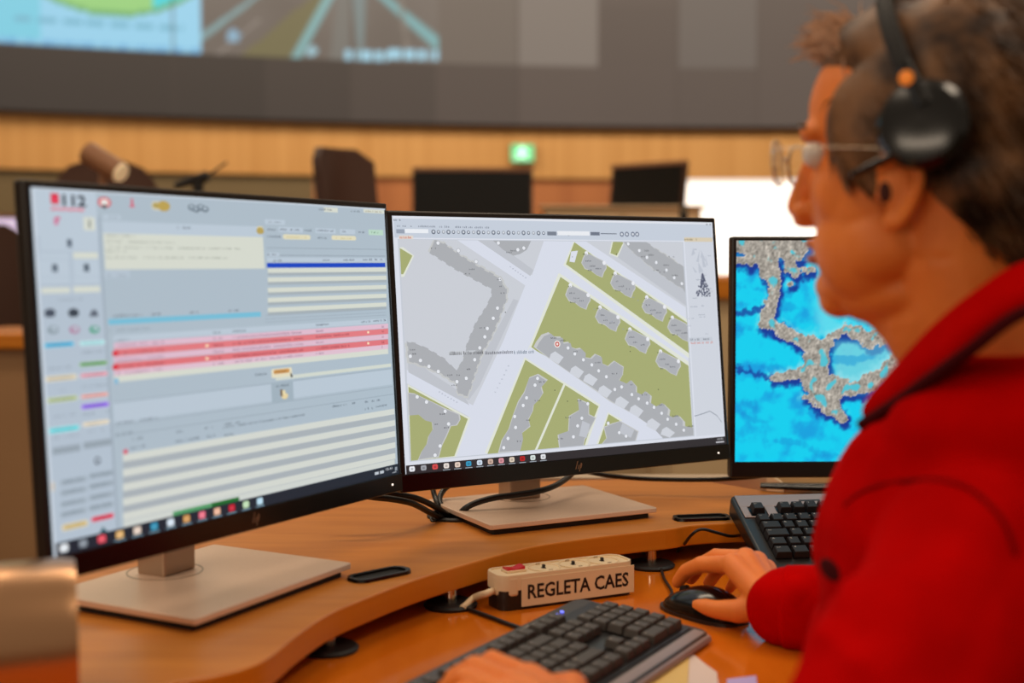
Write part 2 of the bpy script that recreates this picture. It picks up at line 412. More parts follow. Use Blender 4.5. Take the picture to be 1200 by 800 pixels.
    for xa, xb, y in ((136, 156, 493), (164, 184, 489.6), (136, 155, 506), (153, 167, 512), (206, 214, 504), (239, 251, 499.8), (260, 280, 496), (205, 233, 515), (240, 251, 510), (260, 356, 499.5), (260, 275, 509), (153, 170, 522), (388, 405, 476.6), (411, 415, 473), (426, 430, 471.8), (434, 438, 470.8), (440, 444, 470), (426, 431, 480), (434, 437, 479.2), (439, 452, 477.4)):
        c.dash(xa, y, xb, y-(xb-xa)*.145, (74, 84, 98), 2.1, .15)
    c.R(144.5, 523.6, 149.5, 529, (214, 70, 96))
    c.B(133, 500, 460, 469.5, .8, (146, 160, 172))
    st = [(533, 484), (549, 498.6), (564.6, 512.6), (580, 527), (595.4, 541)]
    for yl, yr in st: c.B(144, yl+7.8, 462, yr+7.2, 8.4, (168, 176, 182))
    for yl, yr in st: c.B(144, yl, 462, yr, 8.6, (210, 214, 207))
    c.rect(c.uv(144, 600)[0], .037, .985, c.uv(146, 606.8)[1], (206, 211, 206))
    c.B(150, 615, 464, 549, 4, (186, 196, 206))
    c.B(202, 600.4, 279, 583, 5.4, (88, 160, 110)); c.B(247, 590.6, 279, 583.2, 5, (22, 104, 44)); c.dash(205, 599.5, 244, 591, (40, 120, 70), 2, .1)
    c.dash(322, 578, 352, 570.5, MD, 2, .3); c.dash(380, 564, 400, 559.5, MD, 2, .3)
    # task bar
    c.rect(0, 0, 1, .036, (30, 38, 50))
    ic = [(226, 232, 236), (128, 138, 148), (226, 76, 92), (222, 176, 110), (226, 206, 190), (40, 140, 176), (210, 224, 236), (206, 150, 84), (230, 110, 132), (232, 180, 150), (190, 20, 44), (186, 216, 176), (180, 214, 232)]
    for i, cl in enumerate(ic):
        u = .021+i*.0417*.985; c.rect(u-.009, .008, u+.009, .03, cl, .006); c.rect(u-.004, .013, u+.004, .023, tuple(min(255, int(k*.8+50)) for k in cl), .003)
        if i > 2: c.rect(u-.013, .002, u+.013, .004, (150, 190, 210))
    for a, b in ((.905, .92), (.925, .94), (.95, .985)): c.rect(a, .014, b, .024, (190, 198, 206)) if b < .945 else None
    c.text('10:41', .948, .02, .974, .03, (205, 210, 216)); c.dash(457, 556, 463, 554, (190, 196, 204), 1.4); c.rect(.984, .012, .993, .026, (140, 150, 160))
    c.rect(0.0, 0.0, 0.004, 1, (205, 214, 224)); c.rect(0, .995, 1, 1, (200, 210, 220))
    return c

def map_screen():
    c = Canvas(.518, .324, [(457, 251.6), (834.4, 259.6), (849.5, 521), (472.5, 557.7)])
    W = (218, 222, 233); ROAD = (214, 219, 232); LG = (201, 205, 213); GR = (165, 171, 116); GB = (170, 173, 178); EDGE = (222, 226, 214); PALE = (190, 194, 202)
    c.rect(0, 0, 1, 1, W)
    c.rect(.004, .915, .996, .995, (196, 205, 218)); c.rect(.004, .99, .996, .998, (222, 226, 234))
    c.dash(459, 256.5, 470, 256.8, (110, 118, 132), 1.8)
    for a, b in ((463, 474), (479, 483), (488, 509), (513, 525), (530, 572)): c.dash(a, 263.2+(a-463)*.02, b, 263.4+(b-463)*.02, (110, 118, 134), 2, .15)
    c.R(462, 267.6, 472, 272.6, (150, 160, 176)); c.R(472, 267.4, 500, 272.2, (232, 236, 242))
    for i in range(28):
        x = 506+i*5.9
        if x > 640 and x < 650: continue
        c.disc(x, 270.8+(x-506)*.012, .0024 if i % 3 else .0031, ((118, 126, 140), (92, 100, 116), (150, 156, 166))[i % 3]); c.disc(x, 270.6+(x-506)*.012, .0014, (214, 220, 228))
    c.R(640, 270.5, 651, 275, (120, 128, 142)); c.R(652, 270, 690, 275, (232, 235, 240)); c.R(691, 271, 702, 275, (110, 118, 134)); c.B(703, 273, 722, 273, 1, (100, 108, 124))
    for x in (728, 734, 741, 746): c.disc(x, 273.6, .0036, (120, 128, 146)); c.disc(x, 273.6, .0018, (214, 220, 228))
    for x in (828, 832): c.disc(x, 262, .0012, (100, 108, 120))
    # map window
    u0 = c.uv(466, 290)[0]; u1 = c.uv(800, 300)[0]; vt = c.uv(620, 281.5)[1]; vb = .05
    cl = (u0, vb, u1, vt)
    c.rect(u0-.004, vb-.004, u1+.004, vt+.003, (196, 202, 212))
    c.rect(u0, vb, u1, vt, LG)
    c.R(465, 275, 482, 279.4, (222, 214, 206)); c.dash(466, 277, 480, 277.4, (200, 90, 70), 2.2, .1)
    def p(pts, col): c.poly(pts, col, cl)
    # blocks
    p([(640, 278), (686, 282), (803, 360), (806, 420), (812, 520), (560, 540), (556, 536), (567, 533), (627, 390)], ROAD)
    p([(534, 279), (558, 279), (622, 322), (636, 281), (672, 280), (655, 322), (627, 390), (567, 533), (560, 545), (526, 545), (547, 489), (474, 450), (474, 434), (552, 476), (588, 400), (614, 334)], ROAD)
    p([(558, 280), (576, 280), (624, 316), (620, 323)], PALE); p([(576, 281), (621, 281), (616, 292), (608, 297), (600, 299), (588, 292)], GB)
    p([(600, 350), (606, 352), (560, 452), (547, 470), (530, 460), (552, 440)], PALE)
    p([(475, 408), (476, 437), (548, 476), (540, 462), (500, 436)], PALE)
    def bld(pts, col=GB, edge=(196, 198, 198)):
        cx = sum(q[0] for q in pts)/len(pts); cy = sum(q[1] for q in pts)/len(pts)
        p([(cx+(x-cx)*1.03+(0.6 if x > cx else -.6), cy+(y-cy)*1.02+(.6 if y > cy else -.6)) for x, y in pts], edge); p(pts, col)
    def jag(pts, amp=1.2, n=4):
        out = []
        for i in range(len(pts)-1):
            (x0, y0), (x1, y1) = pts[i], pts[i+1]; L = sqrt((x1-x0)**2+(y1-y0)**2); m = max(1, int(L/9)); nx, ny = (y1-y0)/L, -(x1-x0)/L
            for k in range(m):
                a = k/m; b = (k+.5)/m
                for t, s_ in ((a, 0), (a+.001, amp), (b, amp), (b+.001, 0)): out.append((x0+(x1-x0)*t+nx*s_, y0+(y1-y0)*t+ny*s_))
        out.append(pts[-1]); return out
    bld(jag([(507, 281), (518, 285), (540, 301), (560, 313), (582, 325), (591, 338), (591, 350), (583, 372), (574, 394), (563, 412), (556, 432), (550, 450), (546, 464), (536, 462), (532, 450)], 1.3)+jag([(532, 450), (516, 440), (500, 432), (476, 424), (474, 400), (485, 402), (500, 409), (520, 421), (532, 434), (539, 424), (545, 402), (555, 378), (566, 361), (573, 348), (574, 339), (552, 327), (530, 315), (501, 296)], -1.0))
    p([(470, 289), (483, 299), (471, 324), (466, 324), (466, 289)], EDGE); p([(468, 291), (481, 299), (470, 321), (466, 321), (466, 290)], GR)
    p([(475, 451), (549, 491), (532, 539), (476, 546)], EDGE); p([(476, 454), (546, 492), (530, 536), (478, 544)], GR)
    bld([(476, 462), (484, 463), (492, 467), (505, 473), (518, 480), (528, 484), (535, 487), (536, 493), (532, 499), (525, 500), (520, 512), (515, 522), (511, 536), (488, 540), (492, 530), (498, 521), (500, 512), (505, 504), (504, 496), (496, 494), (488, 487), (477, 488)])
    # right green bands
    p([(671, 280), (806, 374), (808, 420), (659, 310)], EDGE); p([(672, 283), (806, 378), (808, 414), (662, 309)], GR)
    p([(653, 320), (655, 320), (806, 424), (812, 530), (762, 520), (617, 410)], EDGE); p([(655.6, 324), (806, 429), (812, 528), (768, 520), (621, 407)], GR)
    p([(716, 282), (731, 282), (723, 301), (713, 297)], EDGE); p([(717.5, 282), (730, 282), (722, 299), (714.5, 296)], GR)
    p([(731, 284), (806, 340), (806, 358), (723, 301)], PALE)
    bld(jag([(730, 282), (756, 282), (767, 291), (784, 302), (806, 316)], .9)+jag([(806, 342), (784, 328), (760, 310), (748, 300), (736, 290)], .7))
    # road C and what lies along it
    p([(619, 407), (642, 420), (780, 512), (812, 520), (812, 528), (690, 536), (700, 476), (612, 421)], ROAD)
    p([(613, 419), (702, 475), (696, 495), (687, 530), (570, 536), (566, 532)], EDGE); p([(614, 422), (700, 477), (692, 497), (684, 530), (569, 535)], GR)
    bld([(628, 440), (639, 447), (632, 455), (634, 462), (629, 470), (623, 476), (622, 483), (617, 492), (619, 500), (610, 508), (611, 516), (608, 529), (583, 531), (587, 516), (595, 503), (600, 487), (606, 472), (613, 461), (618, 444)])
    p([(659.4, 449), (661.6, 450.5), (628, 529), (625, 529)], EDGE)
    bld([(676, 469), (688, 474), (688, 487), (696, 491), (688, 506), (683, 516), (682, 528), (655, 530), (653, 510), (665, 506), (666, 489), (677, 482)])
    p([(681, 494), (690, 498), (686, 514), (677, 512)], PALE)
    p([(711, 484), (728, 493), (722, 500), (716, 528), (698, 529)], EDGE); p([(712, 486), (725, 494), (712, 505), (712, 525), (700, 526)], GR)
    bld([(707, 502), (716, 498), (725, 495), (746, 507), (743, 520), (722, 526), (705, 523), (710, 514)]); p([(728, 497), (742, 505), (738, 514), (724, 508)], PALE)
    row = [(636, 394), (644, 391), (650, 396), (658, 396), (659, 403), (667, 402), (669, 408), (675, 410), (680, 409), (685, 414), (685, 420), (692, 421), (697, 416), (704, 419), (705, 427), (712, 430), (714, 428), (719, 424), (729, 431), (728, 440), (724, 446), (733, 450), (738, 446), (744, 453), (744, 460), (751, 463), (755, 459), (761, 464), (760, 472), (768, 477), (775, 473), (782, 480), (781, 487), (788, 490), (793, 487), (799, 494), (799, 500), (812, 502), (812, 520), (776, 517), (762, 500), (740, 485), (714, 470), (698, 458), (668, 438), (641, 419), (627, 408), (630, 402)]
    bld(row)
    for x, y in ((650, 420), (674, 437), (690, 446), (707, 460), (727, 473), (744, 483), (764, 499), (781, 509)):
        p([(x-6, y-5), (x-1, y-8), (x+9, y-1), (x+3, y+7), (x-8, y+1)], (206, 210, 218))
    def house(x, y, s_=1.0):
        pts = [(-9, -14), (-2, -11), (3, -8), (7, -6), (13, -3), (14, 3), (11, 8), (9, 14), (2, 11), (-3, 6), (-10, 4), (-14, -2), (-12, -8)]
        bld([(x+a*s_, y+b*s_) for a, b in pts], (172, 175, 180))
        for dx, dy in ((-7, -5), (-2, 1), (5, 4), (-6, 6)): c.dash(x+dx-3, y+dy, x+dx+4, y+dy, (84, 88, 98), 1.5, .2)
        c.disc(x-9, y-14, .0029, (232, 234, 240)); c.disc(x+12, y-2.5, .0029, (232, 234, 240)); c.dash(x-13, y-13, x-8, y-13, (70, 76, 70), 1.5, .1)
    for x, y in ((695, 310), (729, 334), (766, 362), (796, 386), (676, 348), (711, 374), (746, 400), (782, 426)): house(x, y)
    p([(668, 294), (676, 293), (672, 307), (666, 306)], W); c.dash(669, 300, 673, 300, (90, 96, 100), 1.6)
    dots = [(511, 284), (535, 293), (556, 306), (584, 327), (581, 361), (576, 373), (569, 385), (566, 395), (478, 418), (490, 423), (500, 430), (511, 436), (533, 448), (544, 444), (554, 422), (560, 408), (486, 466), (497, 472), (519, 483), (523, 498), (513, 524), (507, 535), (628, 444), (625, 452), (615, 467), (611, 476), (601, 489), (602, 502), (593, 515), (588, 526), (664, 408), (672, 415), (682, 422), (692, 428), (700, 435), (709, 442), (719, 457), (727, 454), (739, 463), (747, 468), (757, 473), (765, 478), (774, 485), (781, 492), (791, 498), (800, 505), (687, 474), (680, 491), (675, 500), (670, 513), (711, 497), (724, 508), (732, 512), (582, 284), (605, 292), (612, 290), (735, 285), (748, 293), (757, 301), (768, 307), (780, 316), (789, 325), (798, 332)]
    for x, y in dots: c.disc(x, y, .0029, (150, 154, 160)); c.disc(x, y, .0024, (228, 231, 237))
    rr = random.Random(3)
    for x, y in ((506, 290), (551, 315), (546, 320), (584, 327), (585, 335), (588, 343), (563, 384), (481, 410), (484, 415), (525, 440), (536, 440), (548, 433), (530, 452), (600, 293), (595, 295), (752, 300), (762, 298), (768, 316), (780, 310), (756, 293), (786, 300), (790, 322), (775, 318), (647, 396), (658, 399), (674, 412), (699, 425), (719, 438), (737, 451), (754, 463), (774, 475), (790, 488), (808, 500), (678, 470), (655, 515), (664, 490), (628, 470), (618, 493), (607, 518), (633, 448), (516, 486), (521, 502), (510, 498)):
        c.dash(x-3.5, y, x+3.5, y, (84, 86, 92), 1.5, .15)
    for x, y in ((648, 458), (663, 471), (737, 412), (770, 457), (721, 297), (590, 366)): c.disc(x, y, .0008, (70, 76, 60))
    for (xa, ya, xb, yb) in ((596, 312, 617, 327), (578, 460, 596, 424), (512, 460, 536, 474), (741, 348, 778, 374), (695, 362, 742, 395)):
        for i in range(7):
            t = i/7; x = xa+(xb-xa)*t; y = ya+(yb-ya)*t; c.dash(x-.8, y, x+1.2, y, (150, 156, 172), 1.5, 0)
    # label band and red target
    c.R(523, 411.5, 556, 416.2, (196, 200, 206)); c.dash(524, 414.4, 564, 413, (40, 40, 48), 3.4, .05); c.dash(566, 413.4, 599, 412.8, (50, 46, 60), 3.2, .05); c.dash(600, 412.8, 624, 412.4, (60, 90, 110), 3.2, .1)
    c.disc(651, 403.5, .0048, (240, 230, 226), 16); c.disc(651, 403.5, .0034, (190, 60, 50)); c.disc(651, 403.5, .0018, (240, 225, 220))
    # right pane
    ur = u1+.006
    c.rect(ur, .045, .994, c.uv(820, 281)[1], (206, 211, 221))
    c.R(800.5, 277.6, 834, 282.6, (214, 202, 178)); c.dash(801, 279.6, 816, 279.8, (120, 104, 70), 2, .2)
    for i in range(16):
        a = rr.uniform(804, 832); b = rr.uniform(288, 400); c.dash(a, b, a+rr.uniform(3, 9), b, (150, 158, 172), 1.2, .2)
    for i in range(10):
        a = rr.uniform(803, 828); b = rr.uniform(288, 320); c.poly([(a, b), (a+.5, b-.5), (a+rr.uniform(-4, 7), b+rr.uniform(6, 14)), (a+rr.uniform(-4, 7), b+rr.uniform(6, 14))], (188, 194, 206))
    tri = [(823, 318), (833, 348), (826, 354), (812, 343)]
    for i in range(120):
        t = rr.random(); w_ = t*10; x = 822+rr.uniform(-w_, w_)+t*1.5; y = 320+t*28+rr.uniform(-1, 1); c.disc(x, y, rr.uniform(.0009, .0018), (84, 90, 112), 6)
    c.B(806, 399, 833, 397, 5, (196, 202, 212)); c.dash(808, 398, 830, 397, (90, 96, 110), 2, .2); c.dash(808, 402.5, 834, 400.6, (206, 110, 90), 2, .3)
    path = [(812, 488), (822, 485), (830, 482), (838, 487), (844, 495)]
    for a, b in zip(path, path[1:]): c.poly([(a[0], a[1]), (b[0], b[1]), (b[0], b[1]+.9), (a[0], a[1]+.9)], (130, 138, 150))
    # task bar
    c.rect(0, 0, 1, .034, (46, 44, 48))
    ic = [(232, 234, 240), (160, 162, 170), (214, 76, 80), (230, 220, 214), (226, 204, 190), (50, 150, 190), (206, 220, 236), (206, 176, 160), (222, 150, 160), (222, 206, 186), (180, 34, 36), (214, 226, 222), (226, 228, 232)]
    for i, q in enumerate(ic):
        u = .016+i*.0312; c.rect(u-.0075, .009, u+.0075, .029, q, .006); c.rect(u-.0035, .014, u+.0035, .023, tuple(int(k*.8) for k in q), .003)
        if i > 2: c.rect(u-.01, .002, u+.01, .0045, (170, 180, 190))
    c.text('10:41', .968, .021, .988, .029, (205, 205, 210)); c.rect(.962, .008, .992, .014, (190, 190, 196)); 
    return c

def lerp(a, b, t): return tuple(a[i]+(b[i]-a[i])*t for i in range(3))
def sm(a, b, x):
    t = max(0, min(1, (x-a)/(b-a))); return t*t*(3-2*t)
def segd(px, py, pts):
    best = 9; 
    for i in range(len(pts)-1):
        x0, y0, r0 = pts[i]; x1, y1, r1 = pts[i+1]
        dx, dy = x1-x0, y1-y0; t = max(0, min(1, ((px-x0)*dx+(py-y0)*dy)/(dx*dx+dy*dy)))
        d = sqrt((px-x0-dx*t)**2+(py-y0-dy*t)**2)-(r0+(r1-r0)*t)
        if d < best: best = d
    return best
def grid_picture(w, h, nx, ny, f, parent, T, name='screen', m='screen', curve=None):
    """fine quad grid; f(u, v) returns the picture's own colour there"""
    me = bpy.data.meshes.new(name)
    vs = []; fs = []
    for j in range(ny+1):
        for i in range(nx+1):
            x = (i/nx-.5)*w; z = j/ny*h
            vs.append(curve(x, z) if curve else (x, 0, z))
    for j in range(ny):
        for i in range(nx):
            a = j*(nx+1)+i; fs.append((a, a+1, a+nx+2, a+nx+1))
    me.from_pydata(vs, [], fs); me.materials.append(M[m])
    at = me.color_attributes.new('Col', 'FLOAT_COLOR', 'POINT')
    k = 0
    for j in range(ny+1):
        for i in range(nx+1):
            q = f(i/nx, j/ny); at.data[k].color = (s2l(q[0]/255), s2l(q[1]/255), s2l(q[2]/255), 1); k += 1
    ob = bpy.data.objects.new(name, me); COL.objects.link(ob); ob.parent = parent; ob.matrix_local = T
    return ob

# coordinates for the reef: x right, y down, in tenths of the screen height (photo px / 26.5 from the panel's top left)
def _q(px, py, r): return ((px-862)/26.3, (py-281)/26.3, r/26.3)
REEF = [[_q(862, 284, 10), _q(885, 288, 18), _q(905, 297, 15), _q(907, 318, 13), _q(912, 335, 8), _q(910, 352, 6), _q(904, 372, 10), _q(897, 380, 5)],
        [_q(862, 305, 5), _q(880, 302, 9)], [_q(905, 375, 9), _q(930, 392, 6), _q(955, 402, 9), _q(975, 406, 9), _q(990, 396, 5), _q(1008, 385, 6)],
        [_q(965, 405, 15), _q(972, 425, 17), _q(966, 440, 19), _q(975, 460, 17), _q(990, 478, 10), _q(1003, 492, 7)],
        [_q(955, 435, 6), _q(935, 441, 5), _q(912, 444, 4)], [_q(915, 290, 13), _q(935, 290, 14), _q(932, 310, 7), _q(940, 318, 6)], [_q(950, 282, 10), _q(945, 300, 6)],
        [_q(975, 455, 15), _q(1000, 455, 12), _q(1025, 455, 8), _q(1060, 440, 12), _q(1100, 425, 22)], [_q(985, 480, 8), _q(965, 470, 6), _q(955, 466, 3)],
        [_q(932, 333, 3.5), _q(936, 332, 3.2)], [_q(952, 315, 4), _q(962, 316, 4)], [_q(1008, 385, 6), _q(1040, 400, 9), _q(1110, 370, 16), _q(1180, 330, 20)]]
def reef(u, v):
    x = u*.527/.2965*10; y = (1-v)*10
    n1 = noise.fractal(Vector((x*1.1, y*1.1, 0)), 1, 2, 5); n2 = noise.fractal(Vector((x*3.5, y*3.5, 7)), 1, 2, 4); n3 = noise.noise(Vector((x*9, y*9, 3)))
    d = min(segd(x, y, pl) for pl in REEF)+n1*.17+n2*.14
    # lagoon pools inside the reef
    pool = noise.noise(Vector((x*1.9+5, y*1.9, 1)))
    deep = (4, 160, 222); turq = (0, 206, 238); lite = (110, 220, 236); dark = (4, 42, 140)
    t = sm(-.8, .25, n1+noise.noise(Vector((x*.4, y*.9, 9)))*.7)
    c = lerp(deep, turq, t)
    right = sm(3.4, 4.4, x)*sm(1.2, 2.0, y)*(1-sm(4.3, 4.9, y)); c = lerp(c, lite, right*sm(0.1, 1.1, 1.35-abs((x-2.3)-(y-1.5)*1.05))*.8)
    lag = sm(4.6, 5.2, x)*sm(4.3, 4.7, y)*(1-sm(6.6, 7.2, y)); c = lerp(c, (120, 208, 222), lag*.85)
    st = sm(.25, .5, noise.noise(Vector((x*.5-y*.25, y*1.6, 4)))+n2*.2); c = lerp(c, (0, 130, 206), st*.4*(1-right))
    d2 = min(segd(x-.12, y-.22, pl) for pl in REEF)+n1*.17+n2*.14
    c = lerp(c, dark, (1-sm(-.05, .22, d2))*(1-lag*.6)*(.9 if y > .9 else .6))
    c = lerp(c, (150, 226, 236), (1-sm(0, .35, d))*sm(.1, .3, d2)*.7)
    for (ya, yb) in ((3.3, 3.05), (5.75, 6.15)):
        if x < 1.9: c = lerp(c, dark, (1-sm(.05, .2, abs(y-(ya+(yb-ya)*x/1.6)+n2*.2)))*.7)
    if d < 0:
        g = 158+n3*46+n2*40; rc = (g*1.04, g, g*.94)
        inner = sm(.08, .22, -d)*sm(.22, .36, pool+n2*.15); rc = lerp(rc, (70, 196, 216), inner*.9)
        c = lerp(c, rc, sm(0, -.06, d) if False else 1)
        edge = 1-sm(0.0, .07, -d); c = lerp(c, (214, 212, 204), edge*.5)
    return c
# ------------------------------------------------------------------ the room
FLOOR = -0.77
def wy(x): return 9.05-0.042*(x-1.8)**2
M['floor'] = noise_col(mat('brown_floor_tile', rgb(120, 88, 60), 0.5), (0.13, 0.085, 0.05, 1), (0.17, 0.11, 0.065, 1), (1, 1, 1), 3, 3)
M['band'] = None
def ribbed():
    m = mat('ribbed_oak_panelling', rgb(222, 160, 88), 0.5, spec=0.3)
    nt, b = nodes(m)
    tc = nt.nodes.new('ShaderNodeTexCoord'); mp = nt.nodes.new('ShaderNodeMapping'); mp.inputs['Scale'].default_value = (7, 7, 0.15)
    nz = nt.nodes.new('ShaderNodeTexNoise'); nz.inputs['Scale'].default_value = 2.2; nz.inputs['Detail'].default_value = 3
    cr = nt.nodes.new('ShaderNodeValToRGB')
    cr.color_ramp.elements[0].position = .3; cr.color_ramp.elements[0].color = (.52, .27, .085, 1)
    cr.color_ramp.elements[1].position = .72; cr.color_ramp.elements[1].color = (.62, .345, .125, 1)
    nt.links.new(tc.outputs['Object'], mp.inputs[0]); nt.links.new(mp.outputs[0], nz.inputs[0]); nt.links.new(nz.outputs['Fac'], cr.inputs[0]); nt.links.new(cr.outputs[0], b.inputs['Base Color'])
    return m
M['band'] = ribbed()
M['dado_dark'] = mat('olive_wall_panel', rgb(108, 92, 62), 0.6)
M['dado_wood'] = noise_col(mat('reddish_wood_wall_panel', rgb(170, 95, 45), 0.5), (.36, .125, .04, 1), (.44, .165, .055, 1), (4, 4, .3), 2, 3)
M['wallpaint'] = mat('warm_white_paint', rgb(225, 215, 200), 0.7)
M['winglass'] = mat('bright_frosted_glass', rgb(245, 240, 235), 0.4, emit=rgb(255, 250, 242), estr=1.0)
M['alu'] = mat('aluminium_trim', rgb(225, 205, 180), 0.35, metal=0.4)
M['beige'] = mat('beige_laminate', rgb(205, 178, 138), 0.55)
M['brownpanel'] = noise_col(mat('brown_desk_front_panel', rgb(140, 98, 62), 0.5), (.33, .175, .078, 1), (.38, .21, .096, 1), (1, 1, 1), 2, 3)
M['chairfab'] = mat('dark_brown_chair_fabric', rgb(76, 48, 36), 0.75)
M['tan'] = mat('tan_lamp_shell', rgb(150, 105, 75), 0.4)
M['palelens'] = mat('pale_lamp_glass', rgb(235, 210, 170), 0.3, emit=rgb(225, 195, 150), estr=0.35)
M['steel'] = mat('brushed_copper_toned_steel', rgb(196, 150, 112), 0.30, metal=1.0)

b = MB(); b.box((0, 4.5, FLOOR-.02), (16, 16, .04)); struct(b.build('floor', 'floor'))
def curved_strip(name, m, x0, x1, z0, z1, dy=0.0, th=.05, n=24):
    b = MB(); vs = []; fs = []
    for i in range(n+1):
        x = x0+(x1-x0)*i/n; y = wy(x)+dy
        vs += [(x, y, z0), (x, y, z1), (x, y+th, z0), (x, y+th, z1)]
    for i in range(n):
        a = i*4; c = a+4
        fs += [(a, c, c+1, a+1), (a+3, c+3, c+2, a+2), (a+1, c+1, c+3, a+3), (a+2, c+2, c, a)]
    fs += [(0, 1, 3, 2), (n*4+2, n*4+3, n*4+1, n*4)]
    b.add(vs, fs); return struct(b.build(name, m, smooth=30))
curved_strip('wall_back', 'wallpaint', -5.2, 6.5, 1.0, 3.6, .06, .1, 40)
curved_strip('trim_1', 'band', -5.2, 6.5, .945, 1.33, 0, .06, 40)
curved_strip('wall_back_lower_left', 'dado_dark', -5.2, -1.35, FLOOR, .945, .03, .1)
curved_strip('wall_back_lower_middle', 'dado_wood', -1.35, 1.12, FLOOR, .945, .03, .1)
curved_strip('window_1', 'winglass', 1.12, 4.6, FLOOR+.1, .945, .03, .04)
curved_strip('wall_back_lower_right', 'wallpaint', 4.6, 6.5, FLOOR, .945, .03, .1)
curved_strip('baseboard_back', 'alu', 1.12, 4.6, FLOOR, FLOOR+.1, .02, .06)
b = MB(); b.box((-5.3, 4, 1.4), (.1, 9, 4.4)); struct(b.build('wall_left', 'wallpaint'))
b = MB(); b.box((6.6, 4, 1.4), (.1, 11, 4.4)); struct(b.build('wall_right', 'wallpaint'))

# video wall: one curved lit surface of square modules, with its frame
vw = thing('video_wall', 'wide curved dark video wall above the oak band, slide and road camera on it', 'display', TR(0, 0, 1.31))
VX0, VX1, VH = -5.0, 6.0, 1.9
def vwall(u, v):
    x = VX0+(VX1-VX0)*u; z = 1.31+VH*v; Y = wy(x)
    py = 400-FPX*tan(atan((z-CH)/Y)+PITCH); px = 600+FPX*x/(Y*cos(PITCH)+(z-CH)*-sin(PITCH)*1.0)
    ti = math.floor((x+.52)/.56); tj = math.floor((z-1.72)/.41)
    rr = random.Random(ti*31+tj*7+5).uniform(-1.5, 1.5)
    base = 50+max(0, min(4, ti+3))*7+rr; c = (base*1.12, base*.96, base*.87)
    if ti == 1 and tj >= 0: c = (122, 111, 102)
    if ti == 0 and tj >= 0: c = (106, 95, 86)
    if ti == 3 and tj >= 0: c = (101, 91, 84)
    if z > 1.72 and x < -2.03:
        c = (150, 206, 232) if x > -2.95 else (124, 202, 222)
        dx, dz = x+2.55, z-2.70; r = sqrt(dx*dx+dz*dz)
        if r < .75: c = (150, 204, 124) if r > .40 else (190, 224, 235)
        if r < .75 and dx > .24: c = (70, 208, 214)
        if .75 <= r < .78: c = (110, 170, 110)
        if abs(z-1.87-.0*(x)) < .02 and -3.1 < x < -2.13 and math.sin(x*47)+math.sin(x*91) > -.9: c = (118, 178, 200)
        if z < 1.752: c = (108, 170, 214) if math.sin(x*60)+math.sin(x*133) > .2 else (138, 196, 226)
    elif z > 1.72 and x < -.50:
        n = noise.noise(Vector((x*3, z*3, 0)))*8
        c = (108+n, 98+n, 90+n)
        def ln(x0, y0, x1, y1, w0, w1, col):
            nonlocal c
            t = (py-y0)/(y1-y0)
            if -.5 < t < 1.2:
                d = abs(px-(x0+(x1-x0)*t)); w = w0+(w1-w0)*t
                if d < w: c = lerp(c, col, .85*(1-sm(w*.5, w, d)))
        if 290+(62-py)*1.2 < px < 345+(62-py)*.6: c = (112, 104, 72)
        ln(300, 0, 243, 42, 5, 9, (130, 168, 172)); ln(386, 0, 349, 68, 8, 8, (130, 182, 184)); ln(422, 0, 424, 60, 10, 5, (120, 136, 136))
        ln(404, 0, 400, 68, 10, 16, (116, 114, 108)); ln(452, 0, 520, 58, 8, 14, (124, 182, 186)); ln(470, 0, 478, 60, 3, 3, (130, 120, 110)); ln(262, 62, 300, 30, 4, 3, (140, 130, 122))
        if (px-276)**2+(py-44)**2 < 60: c = (134, 168, 190)
        if 402 < px < 519 and 60 < py < 72 and math.sin(px*.9)+math.sin(px*.37) > -.75: c = (158, 204, 222)
        if (px-367)**2+(py-62)**2 < 36: c = (150, 186, 196)
    fx = abs(((x+.52)/.56) % 1-.5)
    if fx > .492: c = lerp(c, (70, 58, 52), .35)
    return c
grid_picture(VX1-VX0, VH, 620, 110, vwall, vw, Matrix.Identity(4), 'screen', 'wallscreen',
             curve=lambda x, z: ((VX0+VX1)/2+x, wy((VX0+VX1)/2+x)-.055, z))
b = MB(); vs = []
for i in range(41):
    x = VX0+(VX1-VX0)*i/40; vs += [(x, wy(x)-.06), ]
poly = vs+[(x, wy(x)+.0) for x, _ in reversed(vs)]
b.prism([(x, y) for x, y in poly], -.018, 0.0); b.build('frame', 'bezel', vw)
b = MB(); b.prism([(x, y+.008) for x, y in poly], 0.0, VH-.001); b.build('housing', 'bezel', vw)

# exit sign
es = thing('exit_sign', 'small lit green running man sign on the oak wall band', 'sign', TR(.073, wy(.07)-.0, 1.115))
M['exitgreen'] = mat('exit_green', rgb(110, 225, 165), 0.4, emit=rgb(90, 180, 125), estr=.5)
M['exitpale'] = mat('exit_pale_glow', rgb(215, 255, 235), 0.4, emit=rgb(180, 240, 210), estr=.9)
b = MB(); b.box((0, -.02, 0), (.17, .04, .13)); b.build('housing', M['dado_dark'], es, bevel=.006)
b = MB(); b.box((0, -.042, 0), (.155, .004, .115)); b.build('face', 'exitgreen', es)
b = MB()
def blob(cx, cz, r, k=12, rz=None): b.prism([(cx+r*cos(2*pi*i/k), cz+(rz or r)*sin(2*pi*i/k)) for i in range(k)], 0, .002, T=Matrix.Rotation(pi/2, 4, 'X'))
blob(.0, .036, .014); blob(-.004, .004, .016, rz=.028)
for pts in ([(-.004, .026), (.036, .012), (.052, -.004), (.046, -.01), (.03, .002), (-.006, .008)], [(-.01, .022), (-.04, .012), (-.052, -.012), (-.044, -.016), (-.034, .002), (-.012, .008)],
            [(-.014, -.012), (-.03, -.03), (-.056, -.034), (-.056, -.046), (-.024, -.044), (.002, -.016)], [(-.006, -.012), (.03, -.024), (.04, -.05), (.028, -.052), (.018, -.034), (-.01, -.026)]):
    b.prism(pts, 0, .002, T=Matrix.Rotation(pi/2, 4, 'X'))
